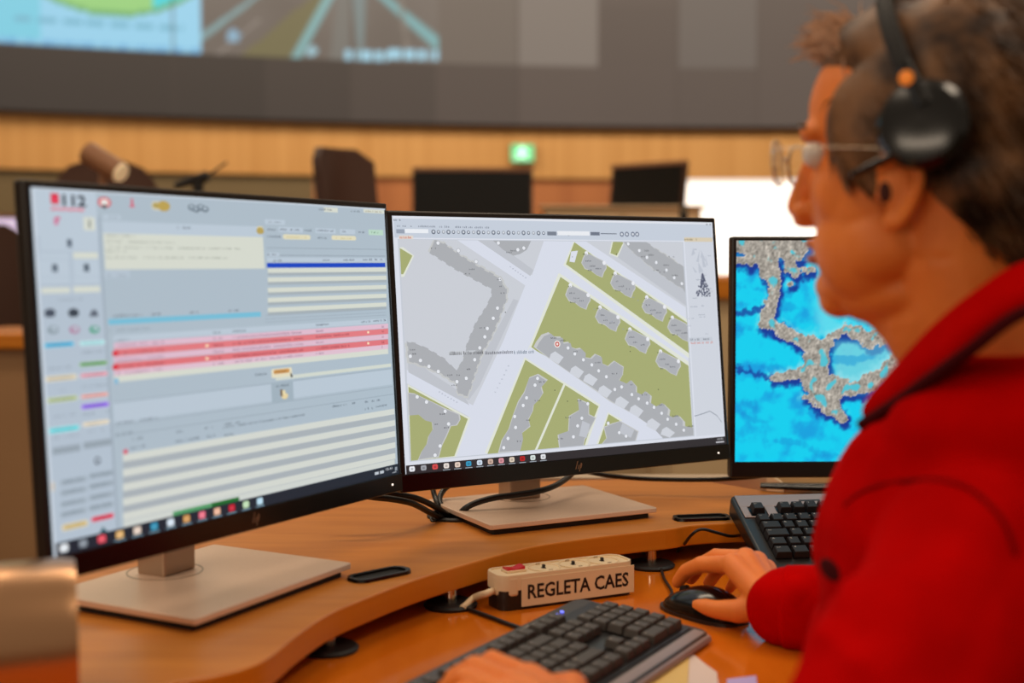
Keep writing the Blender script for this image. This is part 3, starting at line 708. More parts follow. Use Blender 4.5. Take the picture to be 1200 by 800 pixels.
b.build('symbol', 'exitpale', es, T=TR(0, -.0445, 0))

# ------------------------------------------------------------------ the room beyond: far desks and what stands on them
def far_desk(name, label, x0, x1, Y, ztop, th, front, group=None, depth=.8):
    t = thing(name, label, 'desk', TR((x0+x1)/2, Y, FLOOR), group=group); w = x1-x0; h = ztop-FLOOR
    b = MB(); b.box((0, depth/2, h-th/2), (w, depth, th)); b.build('desktop', 'deskedge', t, bevel=.01)
    b = MB(); b.box((0, .05, (h-th)/2+.04), (w-.04, .03, h-th-.08)); b.build('front_panel', front, t)
    b = MB(); b.box((0, .045, .04), (w-.06, .05, .08)); b.build('plinth', 'rubber' if front == 'beige' else 'brownpanel', t)
    for s in (-1, 1):
        b = MB(); b.box((s*(w/2-.03), depth/2, (h-th)/2), (.03, depth-.08, h-th)); b.build('side_panel', front, t)
    return t
far_desk('far_desk', 'far wooden desk with brown front panel at left edge behind left monitor', -4.6, -1.86, 5.0, .15, .085, 'brownpanel')
far_desk('far_desk', 'far desk with pale beige front panel seen between the two right monitors', .5, 3.4, 4.0, .31, .07, 'beige')
far_desk('far_desk', 'far low beige counter under the two distant monitors', -.36, .9, 5.0, .30, .06, 'beige', depth=1.0)
def far_monitor(label, x, Y, z, w, h, rz, tilt, back=False, lit=None, group=None):
    t = thing('far_monitor', label, 'monitor', TR(x, Y, z, rz), group=group)
    T = TR(0, 0, .12, 0, -tilt)
    b = MB(); b.box((0, .012, h/2), (w, .024, h)); b.build('housing', 'bezel' if not back else 'chairfab', t, T=T, bevel=.006)
    b = MB(); b.box((0, -.002, h/2+.005), (w-.03, .003, h-.05), 0); p = b.build('screen', 'blackgloss' if not lit else M[lit], t, T=T)
    b = MB(); b.box((0, -.004, h-.008), (w, .006, .016)); b.build('bezel', 'tan', t, T=T)
    b = MB(); b.box((0, .05, .15), (.06, .03, .30)); b.build('stand_column', 'bezel', t, bevel=.004)
    b = MB(); b.prism(rrect(.24, .18, .03), 0, .012, T=TR(0, .05, 0)); b.build('base_plate', 'bezel', t)
    return t
M['litfar'] = mat('lit_far_screen', rgb(200, 190, 225), .4, emit=rgb(205, 190, 220), estr=.9)
far_monitor('dark distant monitor above the middle monitor, reflecting the room in its black screen', -.175, 5.7, .30, .54, .36, .06, .05)
far_monitor('distant monitor turned sideways just right of the green exit sign', .56, 5.5, .30, .40, .37, -.75, .12, back=True)
far_monitor('distant lit monitor cut by the left edge of the photo', -2.22, 5.6, .15, .40, .30, .1, .05, lit='litfar')
# beige ledge beside the sideways monitor
b = MB(); b.box((0, 0, .135), (.62, .26, .27)); b.box((0, 0, .275), (.66, .30, .012))
t = thing('storage_cabinet', 'low beige cabinet on the far counter beside the sideways monitor', 'cabinet', TR(.44, 5.18, .30)); b.build('body', 'beige', t, bevel=.006)
b = MB()
for k in (-1, 1): b.box((k*.155, -.134, .135), (.29, .008, .22))
b.build('door', 'cream', t, bevel=.003)

def chair(label, x, Y, rz, zt, w, h, curve=.06, r=.08, bend=0.0):
    t = thing('office_chair', label, 'chair', TR(x, Y, FLOOR, rz)); z1 = zt-FLOOR; zb = z1-h
    vs = []; fs = []; nx, nz = 14, 12
    out = rrect(w, h, r, 5)
    def P(u, v, side):
        # rounded outline: shrink the half width near the top and bottom
        dz = min(v, 1-v)*h; k = w/2 if dz > r else w/2-r+sqrt(max(0, r*r-(r-dz)**2))
        xx = (u*2-1)*k; yy = curve*(1-(xx/(w/2))**2)+bend*((v-.35)**2)-.02*math.sin(v*pi*1.3)+side
        return (xx, yy, zb+v*h)
    for sd in (0, .045):
        for j in range(nz+1):
            for i in range(nx+1): vs.append(P(i/nx, j/nz, sd))
    N = (nx+1)*(nz+1)
    for j in range(nz):
        for i in range(nx):
            a = j*(nx+1)+i; fs.append((a, a+1, a+nx+2, a+nx+1)); fs.append((N+a+nx+1, N+a+nx+2, N+a+1, N+a))
    ring = [i for i in range(nx+1)]+[j*(nx+1)+nx for j in range(1, nz+1)]+[nz*(nx+1)+i for i in range(nx-1, -1, -1)]+[j*(nx+1) for j in range(nz-1, 0, -1)]
    for k in range(len(ring)):
        a, c = ring[k], ring[(k+1) % len(ring)]; fs.append((a, N+a, N+c, c))
    b = MB(); b.add(vs, fs); b.build('backrest', 'chairfab', t, smooth=50)
    b = MB(); b.prism(rrect(.48, .46, .1), .44, .52, T=TR(0, -.24, 0)); b.build('seat', 'chairfab', t, bevel=.02, smooth=40)
    b = MB(); b.tube(smoothpath([(0, .08, zb+.2), (0, .10, zb), (0, .06, .5), (0, -.1, .43)], 6), .022); b.build('back_support', 'rubber', t, smooth=True)
    b = MB(); b.tube([(0, -.24, .1), (0, -.24, .44)], .028); b.build('gas_column', 'rubber', t, smooth=30)
    for k in range(5):
        a = 2*pi*k/5+.3; c, s = cos(a), sin(a)
        b = MB(); b.tube([(0, -.24, .12), (c*.3, -.24+s*.3, .075)], [.025, .016]); l = b.build('leg', 'rubber', t, smooth=30)
        b = MB(); b.tube([(c*.3-s*.02, -.24+s*.3+c*.02, .03), (c*.3+s*.02, -.24+s*.3-c*.02, .03)], .03, 14); b.build('caster', 'rubber', l, smooth=30)
    return t
chair('empty dark chair with a rounded back, behind the top left corner of left monitor', -1.43, 4.5, .35, .735, .36, .5, .05, .16)
chair('tall narrow dark chair back standing free against the oak wall band', -.585, 4.6, .80, .771, .25, .58, .065, .05, .0)
chair('black chair at the left edge of the photo, in front of the far brown desk', -2.05, 4.72, .2, .50, .50, .62, .03, .1)

# tan spot lamp on the far desk, microphone
def far_post(z): return z
t = thing('desk_lamp', 'small tan tube shaped lamp with pale end before the rounded chair back', 'lamp', TR(-1.28, 3.92, .15))
A = ony(103, 179, 3.92)-Vector((-1.28, 3.92, .15)); Bp = ony(141, 202, 3.88)-Vector((-1.28, 3.92, .15))
b = MB(); b.tube([A+(A-Bp)*.02, A, Bp], [.028, .035, .033], 16); b.build('shade', 'tan', t, smooth=40)
b = MB(); b.tube([Bp, Bp+(Bp-A)*.06], [.031, .028], 16); b.build('lens', 'palelens', t, smooth=40)
mid = A*.55+Bp*.45; b = MB(); b.tube([mid, (mid.x-.01, 0, .0)], .012); b.build('post', 'tan', t, smooth=40)
b = MB(); b.lathe([(0, 0), (.07, 0), (.07, .015), (0, .02)], 20, T=TR(mid.x-.01, 0, 0)); b.build('base_plate', 'tan', t, smooth=30)
# the stand the lamp and the microphone rest on
far_desk('far_desk', 'narrow dark far desk hidden behind the top edge of the left monitor', -1.65, -.8, 3.72, .15, .05, 'brownpanel', depth=.4)
mp = ony(232, 214, 3.9); t = thing('microphone', 'thin gooseneck microphone rising over the top edge of left monitor', 'microphone', TR(mp.x, 3.9, .15))
b = MB(); b.lathe([(0, 0), (.05, 0), (.045, .03), (.015, mp.z-.18), (.02, mp.z-.13), (0, mp.z-.13)], 16); b.build('base', 'rubber', t, smooth=40)
e = ony(266, 190, 3.9)-Vector((mp.x, 3.9, .15)); s0 = Vector((0, 0, mp.z-.14))
b = MB(); b.tube([s0, s0*.5+e*.5+Vector((0, 0, -.005)), e], .0035, 8); b.build('gooseneck', 'rubber', t, smooth=40)
b = MB(); b.tube([s0+Vector((-.07, 0, -.02)), s0+Vector((.03, 0, .01))], [.01, .018], 10); b.build('arm', 'rubber', t, smooth=40)
# things in front of the bright window
p0 = ony(898, 274, 4.4); b = MB(); b.box((0, 0, .05), (.085, .06, .1)); b.box((.05, 0, .015), (.15, .05, .03))
M['greige'] = mat('grey_beige_plastic', rgb(150, 135, 110), .5)
tag(b.build('speaker_box', 'greige', bevel=.006), 'small grey beige box in front of the bright window over the right monitor', 'box'); COL.objects['speaker_box'].matrix_world = TR(p0.x, 4.4, .31)
p0 = ony(801, 250, 4.15); t = thing('card_reader', 'tiny dark upright box above the right corner of the middle monitor', 'device', TR(p0.x, 4.15, .31))
b = MB(); b.box((0, 0, (p0.z-.31+.026)/2), (.026, .02, p0.z-.31+.026)); b.build('body', 'rubber', t, bevel=.002)
b = MB(); b.box((0, -.011, p0.z-.31+.012), (.014, .003, .012)); b.build('display', 'greige', t)

# ------------------------------------------------------------------ the workstation
ZL = -0.05
edge = [(866, 612), (780, 620), (700, 629), (620, 641), (545, 661), (480, 681), (420, 704), (384, 720), (348, 744), (322, 765), (300, 778), (272, 787), (240, 794)]
E3 = [onz(x, y, 0) for x, y in edge]
E3 = smoothpath([Vector((1.35, 1.78, 0)), Vector((.75, 1.76, 0))]+E3+[onz(200, 801, 0), Vector((-.300, 1.032, 0)), Vector((-.325, .96, 0)), Vector((-.40, .88, 0)), Vector((-.75, .83, 0))], 5)
back = [Vector((-.75, 1.10, 0)), Vector((-.56, 1.33, 0)), Vector((-.40, 1.62, 0)), Vector((-.17, 1.96, 0)), Vector((.10, 2.06, 0)), Vector((.30, 2.055, 0)), Vector((.42, 1.955, 0)), Vector((.6, 2.0, 0)), Vector((1.35, 2.1, 0))]
bk = smoothpath(back, 5)
poly = [(p.x, p.y) for p in E3]+[(p.x, p.y) for p in bk]
sh = thing('desk_shelf', 'raised curved beech monitor shelf carrying the three big monitors', 'shelf', TR(.1, 1.6, ZL))
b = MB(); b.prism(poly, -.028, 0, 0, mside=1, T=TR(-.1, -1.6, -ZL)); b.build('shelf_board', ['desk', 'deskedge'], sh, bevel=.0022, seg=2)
for px, py in ((385, 757), (528, 706), (763, 660)):
    p = onz(px, py, ZL+.004)
    b = MB(); b.lathe([(0, 0), (.031, 0), (.032, .003), (.029, .0055), (0, .006)], 36, T=TR(p.x-.1, p.y-1.6, 0)); ft = b.build('foot', 'rubber', sh, smooth=35)
    b = MB(); b.lathe([(.0075, .005), (.0075, .0225), (0, .0225)], 18, T=TR(p.x-.1, p.y-1.6, 0)); b.build('post', 'chrome', ft, smooth=35)
for x, y in ((-.5, 1.2), (.55, 1.92), (1.1, 1.95), (-.1, 1.85), (.25, 1.92)):
    b = MB(); b.lathe([(0, 0), (.031, 0), (.032, .003), (.012, .006), (.0095, .0225), (0, .0225)], 24, T=TR(x-.1, y-1.6, 0)); b.build('foot', 'rubber', sh, smooth=35)
# lower desk
lp = smoothpath([Vector(q+(0,)) for q in ((-.95, .72), (-.3, .74), (-.02, .82), (.10, .95), (.235, 1.08), (.36, 1.22), (.6, 1.30), (.95, 1.32), (1.35, 1.32))], 8)
poly2 = [(p.x, p.y) for p in lp]+[(1.35, 2.12), (.3, 2.12), (-.18, 2.02), (-.42, 1.66), (-.58, 1.36), (-.95, 1.1)]
ld = thing('desk', 'lower glossy beech desk top under the keyboard and mouse', 'desk', TR(.1, 1.4, FLOOR))
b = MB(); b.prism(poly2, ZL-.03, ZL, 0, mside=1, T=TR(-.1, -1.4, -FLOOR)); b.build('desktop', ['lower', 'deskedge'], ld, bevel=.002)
for x, y in ((-.8, .95), (1.2, 1.5), (1.2, 2.0), (-.1, 1.92)):
    b = MB(); b.box((x-.1, y-1.4, (ZL-.03-FLOOR)/2), (.06, .06, ZL-.03-FLOOR)); b.build('leg', 'alu', ld, bevel=.004)
b = MB(); b.box((.1, .6, .42), (1.9, .02, .5)); b.build('modesty_panel', 'beige', ld)
# pale rail along the back of the desk
t = thing('cable_tray', 'pale aluminium rail along the rear edge of the monitor shelf', 'rail', TR(.52, 2.14, ZL))
b = MB(); b.box((0, .0, .022), (1.3, .03, .044)); b.build('rail', 'alu', t, bevel=.002)
b = MB(); b.box((0, .025, .012), (1.3, .02, .024)); b.build('tray', 'beige', t)

# slots let into the shelf
def slot(label, a, c, w):
    A = onz(*a, 0); C = onz(*c, 0); d = C-A; L = d.length; t = thing('cable_grommet', label, 'cable grommet', TR((A.x+C.x)/2, (A.y+C.y)/2, 0, math.atan2(d.y, d.x)), group='cable slots in the shelf')
    o = rrect(L, w, w*.42, 6); i_ = rrect(L-.012, w-.010, w*.28, 6); n = len(o); b = MB()
    vs = [(x, y, 0) for x, y in o]+[(x*.985, y*.97, .004) for x, y in o]+[(x, y, .004) for x, y in i_]+[(x, y, .0008) for x, y in i_]
    fs = []
    for k in range(3):
        for q in range(n): fs.append((k*n+q, k*n+(q+1) % n, (k+1)*n+(q+1) % n, (k+1)*n+q))
    b.add(vs, fs); b.build('rim', 'blackgloss', t, smooth=35)
    b = MB(); b.prism(i_, .0004, .001); b.build('brush_insert', 'rubber', t)
slot('black oblong cable slot beside the left monitor base', (411, 682), (477, 668), .034)
slot('black oblong cable slot between middle monitor base and black silver keyboard', (789, 609), (855, 606.5), .034)

# ------------------------------------------------------------------ monitors
def hp_monitor(label, x, y, z, yaw, tilt, off, dy, canvas):
    t = thing('monitor', label, 'monitor', TR(x, y, 0, yaw)); W, H = .532, .354; T = TR(0, 0, z, 0, -tilt)
    b = MB(); b.box((0, .007, H/2), (W, .014, H)); b.build('bezel', 'bezel', t, T=T, bevel=.0022)
    b = MB(); b.prism(rrect(W-.03, H-.04, .03), 0, .016, T=TR(0, .014, H/2) @ Matrix.Rotation(-pi/2, 4, 'X'), scale_top=.93)
    b.prism(rrect(.26, .22, .03), 0, .02, T=TR(0, .03, H/2) @ Matrix.Rotation(-pi/2, 4, 'X'), scale_top=.85); b.build('back_housing', 'bezel', t, T=T, bevel=.003, smooth=30)
    canvas.build(t, T @ TR(0, -.0006, H-.007-.324))
    # raised chin strip below the picture
    b = MB(); b.box((0, -.0008, .0115), (W-.001, .0016, .021)); b.build('chin', 'blackgloss', t, T=T, bevel=.0004)
    b = MB(); b.lathe([(0, 0), (.0013, 0), (.0013, .0006), (0, .0006)], 12, T=TR(W/2-.022, -.0017, .011) @ Matrix.Rotation(pi/2, 4, 'X')); b.build('power_light', 'white_led', t, T=T)
    b = MB(); k = .0055
    def st(x0, z0, x1, z1, w=.0015):
        b.add([(x0-w/2, 0, z0), (x0+w/2, 0, z0), (x1+w/2, 0, z1), (x1-w/2, 0, z1)], [(0, 1, 2, 3)])
    st(-.0052, -.0045, -.0014, .0062); st(-.0014, -.0045, .0006, .0012); st(-.0030, .0012, .0006, .0012, .0016)
    st(.0004, -.0078, .0042, .0038); st(.0030, -.0036, .0052, .0026); st(.0030, .0026, .0058, .0026, .0016); st(.0016, -.0036, .0034, -.0036, .0014)
    b.build('logo', 'logo', t, T=T @ TR(0, -.0018, .0125))
    # column and base
    n = off
    b = MB(); h = z+H*.62; b.box((0, 0, h/2+.007), (.050, .040, h-.014)); b.build('stand_column', 'silver_dark', t, T=TR(0, n+.058, .0, dy), bevel=.003)
    b = MB(); b.box((0, -.026, h-.05), (.09, .045, .09)); b.build('tilt_bracket', 'bezel', t, T=TR(0, n+.058, 0, dy), bevel=.004)
    b = MB(); b.prism([(px, py) for px, py in rrect(.260, .2036, .004, 3)], .008, .015); bp = b.build('base_plate', 'silver', t, T=TR(0, n, 0, dy), bevel=.0012)
    b = MB(); b.prism(rrect(.244, .188, .004, 3), 0, .008); b.build('rubber_pad', 'rubber', bp)
    b = MB(); b.lathe([(.040, .0150), (.040, .0154), (.0416, .0154), (.0416, .0150)], 40, T=TR(0, .058, 0)); b.build('swivel_ring', 'silver_dark', bp, smooth=30)
    return t
hp_monitor('large left monitor on silver stand showing tables and a 112 logo', -.2705, 1.3221, .0749, 1.0389, .0584, .0726, .0453, left_screen())
hp_monitor('middle monitor on silver stand showing a grey and green street map', .0901, 1.6998, .0695, .5421, .1072, .0956, -.0675, map_screen())

t = thing('monitor', 'right monitor showing turquoise sea and coral reef, half behind the man', 'monitor', TR(.322+.2675, 1.865, 0, .03)); W, H = .535, .356; T = TR(0, 0, .038, 0, -.02)
b = MB(); b.box((0, .012, H/2), (W, .024, H)); b.build('bezel', 'bezel', t, T=T, bevel=.003)
b = MB(); b.prism(rrect(.36, .25, .04), 0, .03, T=TR(0, .024, H/2) @ Matrix.Rotation(-pi/2, 4, 'X'), scale_top=.85); b.build('back_housing', 'bezel', t, T=T, bevel=.003)
grid_picture(.521, .3256, 330, 200, reef, t, T @ TR(0, -.0008, .0245))
b = MB(); b.tube(smoothpath([(0, .07, .012), (0, .075, .1), (0, .07, .2)], 5), [.03]*10+[.026], 14, flat=.5); b.build('stand_column', 'blackgloss', t, smooth=40)
for s in (-1, 1):
    b = MB(); L = smoothpath([(0, .06, .010), (s*.07, .072, .010), (s*.15, .098, .008), (s*.196, .112, .007)], 5); rr = [.024-.012*i/(len(L)-1) for i in range(len(L))]
    b.tube(L, rr, 14, flat=.34); b.build('foot', 'blackgloss', t, smooth=50)
tt = thing('tray', 'pale beige tray standing behind the shelf edge under the right monitor', 'tray', TR(.56, 2.062, ZL, .05))
b = MB(); b.prism(rrect(.26, .11, .01), 0, .004); b.build('bottom', 'beige', tt)
b = MB()
for s in (-1, 1): b.box((0, s*.053, .027), (.26, .004, .054)); b.box((s*.128, 0, .027), (.004, .11, .054))
b.build('rim', 'cream', tt, bevel=.001)
# ------------------------------------------------------------------ power strip
PS = TR(.0585, 1.512, ZL, .46); L, Wd, Hh = .183, .046, .042
t = thing('power_strip', 'cream power strip with red switch and REGLETA CAES label before the shelf', 'power strip', PS)
b = MB(); b.prism(rrect(L-.003, Wd-.002, .012, 6), 0.0, .024); b.build('lower_housing', 'stripblack', t, bevel=.0012, smooth=35)
o = rrect(L, Wd, .014, 8); i_ = rrect(L-.007, Wd-.007, .0105, 8); n = len(o)
b = MB(); vs = [(x, y, .0235) for x, y in o]+[(x, y, Hh-.0025) for x, y in o]+[(x*.995, y*.98, Hh) for x, y in o]+[(x, y, Hh) for x, y in i_]+[(x, y, Hh-.0016) for x, y in i_]
fs = []
for k in range(4):
    for q in range(n): fs.append((k*n+q, k*n+(q+1) % n, (k+1)*n+(q+1) % n, (k+1)*n+q))
fs.append(tuple(4*n+q for q in range(n))); b.add(vs, fs); b.build('top_shell', 'cream', t, smooth=35)
# rounded cream end piece at the cable end
b = MB(); b.prism([(-L/2-.0004, .0), (-L/2-.0004, -.009), (-L/2+.004, -Wd/2+.006), (-L/2+.014, -Wd/2-.0004), (-L/2+.024, -Wd/2-.0004), (-L/2+.024, 0)], .0165, .0405); b.build('end_cap', 'cream', t, bevel=.0035, seg=4, smooth=40)
sw = MB(); sw.prism([(-.013, -.0085), (.013, -.0085), (.013, .0085), (-.013, .0085)], Hh-.0016, Hh+.0012); s_ = sw.build('switch_frame', 'cream', t, T=TR(-.062, .002, 0), bevel=.0006)
sw = MB(); sw.add([(-.0115, -.007, Hh+.001), (.0115, -.007, Hh+.001), (.0115, .007, Hh+.001), (-.0115, .007, Hh+.001), (-.0115, -.007, Hh+.0035), (0, -.007, Hh+.002), (.0115, -.007, Hh+.005), (-.0115, .007, Hh+.0035), (0, .007, Hh+.002), (.0115, .007, Hh+.005)],
                  [(4, 5, 8, 7), (5, 6, 9, 8), (0, 1, 6, 5, 4), (3, 7, 8, 9, 2), (0, 4, 7, 3), (1, 2, 9, 6)]); sw.build('rocker', 'red', s_)
for k in range(3):
    x = -.022+k*.0405
    b = MB(); b.lathe([(.0198, Hh-.0014), (.0198, Hh-.0002), (.0188, Hh), (.0180, Hh-.0006), (.0175, Hh-.013), (0, Hh-.013)], 36, T=TR(x, 0, 0)); so = b.build('socket', 'cream', t, smooth=35)
    b = MB()
    for s in (-1, 1): b.lathe([(.0026, Hh-.0128), (0, Hh-.0128)], 14, T=TR(x+s*.0067, s*.0067, 0))
    b.build('pin_hole', 'ink', so)
    b = MB()
    for s in (-1, 1): b.box((x+s*.0, s*.0168, Hh-.006), (.005, .002, .0125))
    b.build('earth_clip', 'chrome', so)
    b = MB(); b.box((x-.001, .0, Hh+.0005), (.0032, .004, .0045)); b.box((x-.001, 0, Hh-.004), (.0046, .006, .006)); b.build('shutter', 'ink', so, bevel=.0005)
b = MB(); b.box((.0125, -Wd/2-.0006, .0205), (L-.029, .0008, .0335)); lb = b.build('label', 'label', t, bevel=.0002)
lb['label'] = 'cream paper label lettered REGLETA CAES in black capitals'
tx, tf, asp = textmesh('REGLETA CAES', 0.022); b = MB(); b.add([((x-.5)*.138+.0125, -Wd/2-.0012, .0120+y*.0175) for x, y in tx], tf); b.build('lettering', 'ink', lb)
b = MB()
for x in (-.08, .08): b.ball((x, 0, .001), .006)
# cream cord leaving the end, then the dark lead on the desk
def wp(px, py, z): return onz(px, py, z)
e0 = PS @ Vector((-L/2-.002, -.006, .022))
c1 = [e0, PS @ Vector((-L/2-.012, -.010, .021)), wp(556, 700, ZL+.010), wp(546, 709, ZL+.005), wp(542, 712, ZL+.0045)]
b = MB(); b.tube(smoothpath(c1, 8), .0042, 12); cc = b.build('cable', 'cream', None, smooth=True)
tag(cc, 'short cream power cord bending out of the power strip end', 'cord')
def cable(name, label, pts, r=.0028, n=8, m='cable', group=None, cat='cable'):
    b = MB(); b.tube(smoothpath(pts, n), r, 10); o = b.build(name, m, smooth=True); tag(o, label, cat, group); return o
cable('cable', 'black lead lying on the lower desk from the cream cord towards the keyboard', [wp(540, 710, ZL+.003), wp(556, 716, ZL+.003), wp(578, 724, ZL+.003), wp(602, 733, ZL+.003), wp(640, 745, ZL+.003)], .0024)

# ------------------------------------------------------------------ keyboards
ROWS = [[('Esc', 1), (None, 1), ('F1', 1), ('F2', 1), ('F3', 1), ('F4', 1), (None, .5), ('F5', 1), ('F6', 1), ('F7', 1), ('F8', 1), (None, .5), ('F9', 1), ('F10', 1), ('F11', 1), ('F12', 1), (None, .4), ('P', 1), ('S', 1), ('B', 1)],
        [('º', 1)]+[(c, 1) for c in "1234567890'¡"]+[('<-', 2), (None, .4), ('In', 1), ('Ho', 1), ('Up', 1), (None, .4), ('N', 1), ('/', 1), ('*', 1), ('-', 1)],
        [('Tab', 1.5)]+[(c, 1) for c in 'QWERTYUIOP`+']+[('', 1.5), (None, .4), ('De', 1), ('En', 1), ('Dn', 1), (None, .4), ('7', 1), ('8', 1), ('9', 1), ('+', 1)],
        [('Caps', 1.75)]+[(c, 1) for c in 'ASDFGHJKLÑ´Ç']+[('<', 1.25), (None, 3.8), ('4', 1), ('5', 1), ('6', 1), ('', 1)],
        [('^', 1.25)]+[(c, 1) for c in '<ZXCVBNM,.-']+[('^', 2.75), (None, 1.4), ('^', 1), (None, 1.4), ('1', 1), ('2', 1), ('3', 1), ('', 1)],
        [('Ctrl', 1.25), ('#', 1.25), ('Alt', 1.25), ('', 6.25), ('Gr', 1.25), ('#', 1.25), ('=', 1.25), ('Ctrl', 1.25), (None, .4), ('<', 1), ('v', 1), ('>', 1), (None, .4), ('0', 2), ('.', 1), ('', 1)]]
def keycap(w, d, h, inset=.0017, leg=None):
    b = MB(); a = [(-w/2, -d/2), (w/2, -d/2), (w/2, d/2), (-w/2, d/2)]; tp = [(-w/2+inset, -d/2+inset), (w/2-inset, -d/2+inset), (w/2-inset, d/2-inset*.6), (-w/2+inset, d/2-inset*.6)]
    vs = [(x, y, 0) for x, y in a]+[(x, y, h*.92) for x, y in tp]+[(x*.9, y*.9, h) for x, y in tp]
    fs = []
    for k in range(2):
        for q in range(4): fs.append((k*4+q, k*4+(q+1) % 4, (k+1)*4+(q+1) % 4, (k+1)*4+q))
    fs.append((8, 9, 10, 11)); b.add(vs, fs)
    if leg:
        tv, tf, asp = textmesh(leg); hh = .0032 if len(leg) == 1 else .0022; ww = min(hh*asp, w*.6)
        if leg in ('-', "'", '.', ',', '´', '`', 'º', '='): hh *= .4; ww = min(ww, .003)
        b.add([(-w/2+.0038+x*ww, d/2-.0060+y*hh, h+.00015) for x, y in tv], tf, 1)
    return b
U = .0187
def keys(root, x0, y0, mk, T, depthrow=U, h=.0075, rowgap=.004, dish=True):
    for r, row in enumerate(ROWS):
        x = x0; y = y0-r*depthrow-(rowgap if r else 0)
        for lab, u in row:
            if lab is not None:
                w = u*U-.0016
                ob = keycap(w, depthrow-.0016, h, leg=lab or None).build('key', mk, root, T=T @ TR(x+u*U/2, y, .0+(.0018 if r == 0 else .0006*(3-abs(r-3))))) 
            x += u*U
def kb_body(poly, prof, mi, T=None): pass
# the near keyboard: dark grey, long side running away from the camera
K1 = TR(.030, 1.188, ZL, 1.037)
t = thing('keyboard', 'dark grey keyboard with blue indicator lights under the left hand', 'keyboard', K1)
KL, KD = .452, .162
def wedge(b, poly, zf, zb, y0, y1, zlow=0.002, mi=0):
    """prism whose top slopes from zf at y0 to zb at y1"""
    n = len(poly); f = lambda y: zf+(zb-zf)*(y-y0)/(y1-y0)
    vs = [(x, y, zlow) for x, y in poly]+[(x, y, f(y)) for x, y in poly]; fs = [tuple(range(n, 2*n)), tuple(range(n-1, -1, -1))]
    for i in range(n): fs.append((i, (i+1) % n, n+(i+1) % n, n+i))
    b.add(vs, fs, mi)
b = MB(); wedge(b, rrect(KL, KD, .014, 5), .011, .026, -KD/2, KD/2, .0015); b.build('case', 'kb1', t, bevel=.003, seg=3, smooth=35)
# palm edge: sloping lip along the near long side
b = MB(); vs = []; yy = -KD/2
for x in (-KL/2+.008, KL/2-.008): vs += [(x, yy+.016, .0130), (x, yy+.004, .0115), (x, yy-.003, .0075), (x, yy-.004, .002), (x, yy+.016, .002)]
b.add(vs, [(0, 1, 6, 5), (1, 2, 7, 6), (2, 3, 8, 7), (0, 4, 3, 2, 1), (5, 6, 7, 8, 9), (3, 4, 9, 8)]); b.build('palm_edge', 'kb2silver', t, bevel=.0015, smooth=35)['label'] = 'grey sloping front lip'
TK = Matrix.Translation((0, -KD/2, .0112)) @ Matrix.Rotation(math.atan2(.015, KD), 4, 'X')
b = MB(); b.prism(rrect(.434, .121, .004), 0, .0012, T=TK @ TR(0, .0805, 0)); b.build('key_well', 'kb2', t)
keys(t, -.2165, .1330, ['kb1key', 'legend'], TK @ TR(0, 0, .0012), h=.0085)
b = MB()
for x, y in ((.150, .149), (.162, .149)): b.lathe([(.0022, 0), (.0022, .0012), (0, .0014)], 10, T=TK @ TR(x, y, .0006))
b.build('indicator_light', 'led', t)
b = MB(); b.box((.10, .154, .0007), (.03, .0012, .0004), T=TK); b.build('logo_mark', 'legend', t)
for s in (-1, 1):
    b = MB(); b.box((s*.19, KD/2-.02, .003), (.03, .008, .006)); b.build('foot', 'rubber', t)
# the far keyboard: black and silver, tipped over the shelf edge
K2 = TR(.300+.228*cos(.12)+.0, 1.745+.228*sin(.12), .0235, .12, .30)
t = thing('keyboard', 'black keyboard with a silver top strip, tipped over the shelf edge', 'keyboard', K2)
L2, D2 = .456, .190; T0 = TR(0, -D2/2, 0)
b = MB(); wedge(b, rrect(L2, D2, .012, 5), .0, .012, -D2/2, D2/2, -.016); b.build('case', 'kb2', t, T=T0, bevel=.004, seg=3, smooth=35)
TK = T0 @ Matrix.Translation((0, -D2/2, .0)) @ Matrix.Rotation(math.atan2(.012, D2), 4, 'X')
b = MB(); 
def band(y0, y1, holes, th=.0016):
    xs = [-L2/2+.006]
    for a, c in holes: xs += [a, c]
    xs.append(L2/2-.006)
    b.box((0, (y1+.156)/2, th/2), (L2-.012, y1-.156, th), T=TK); b.box((0, (y0+.132)/2, th/2), (L2-.012, .132-y0, th), T=TK)
    for i in range(0, len(xs), 2): b.box(((xs[i]+xs[i+1])/2, .144, th/2), (xs[i+1]-xs[i], .024, th), T=TK)
hol = [(-.212, -.188), (-.174, -.096), (-.084, -.006), (.004, .082), (.092, .152)]
band(.1295, .185, hol); b.build('silver_strip', 'kb2silver', t, bevel=.0006)['label'] = 'silver strip around the function keys'
keys(t, -.2105, .1440, ['kb2key', 'legend'], TK @ TR(0, 0, .0008), h=.0085, depthrow=.0192, rowgap=.008)
b = MB(); b.box((-.12, .168, .0018), (.03, .003, .0004), T=TK); b.build('logo_mark', 'kb2', t)
# its lead draped over the shelf edge, and one under it
cable('cable', 'thin black lead draped over the shelf edge beside the black silver keyboard', [wp(797, 652, ZL+.004)+Vector((0, .03, 0)), wp(800, 640, ZL+.02), wp(810, 627, -.006), wp(822, 620, .003), wp(840, 624, -.004), wp(856, 628, -.012), wp(874, 630, -.02)+Vector((0, .02, 0))], .0021)

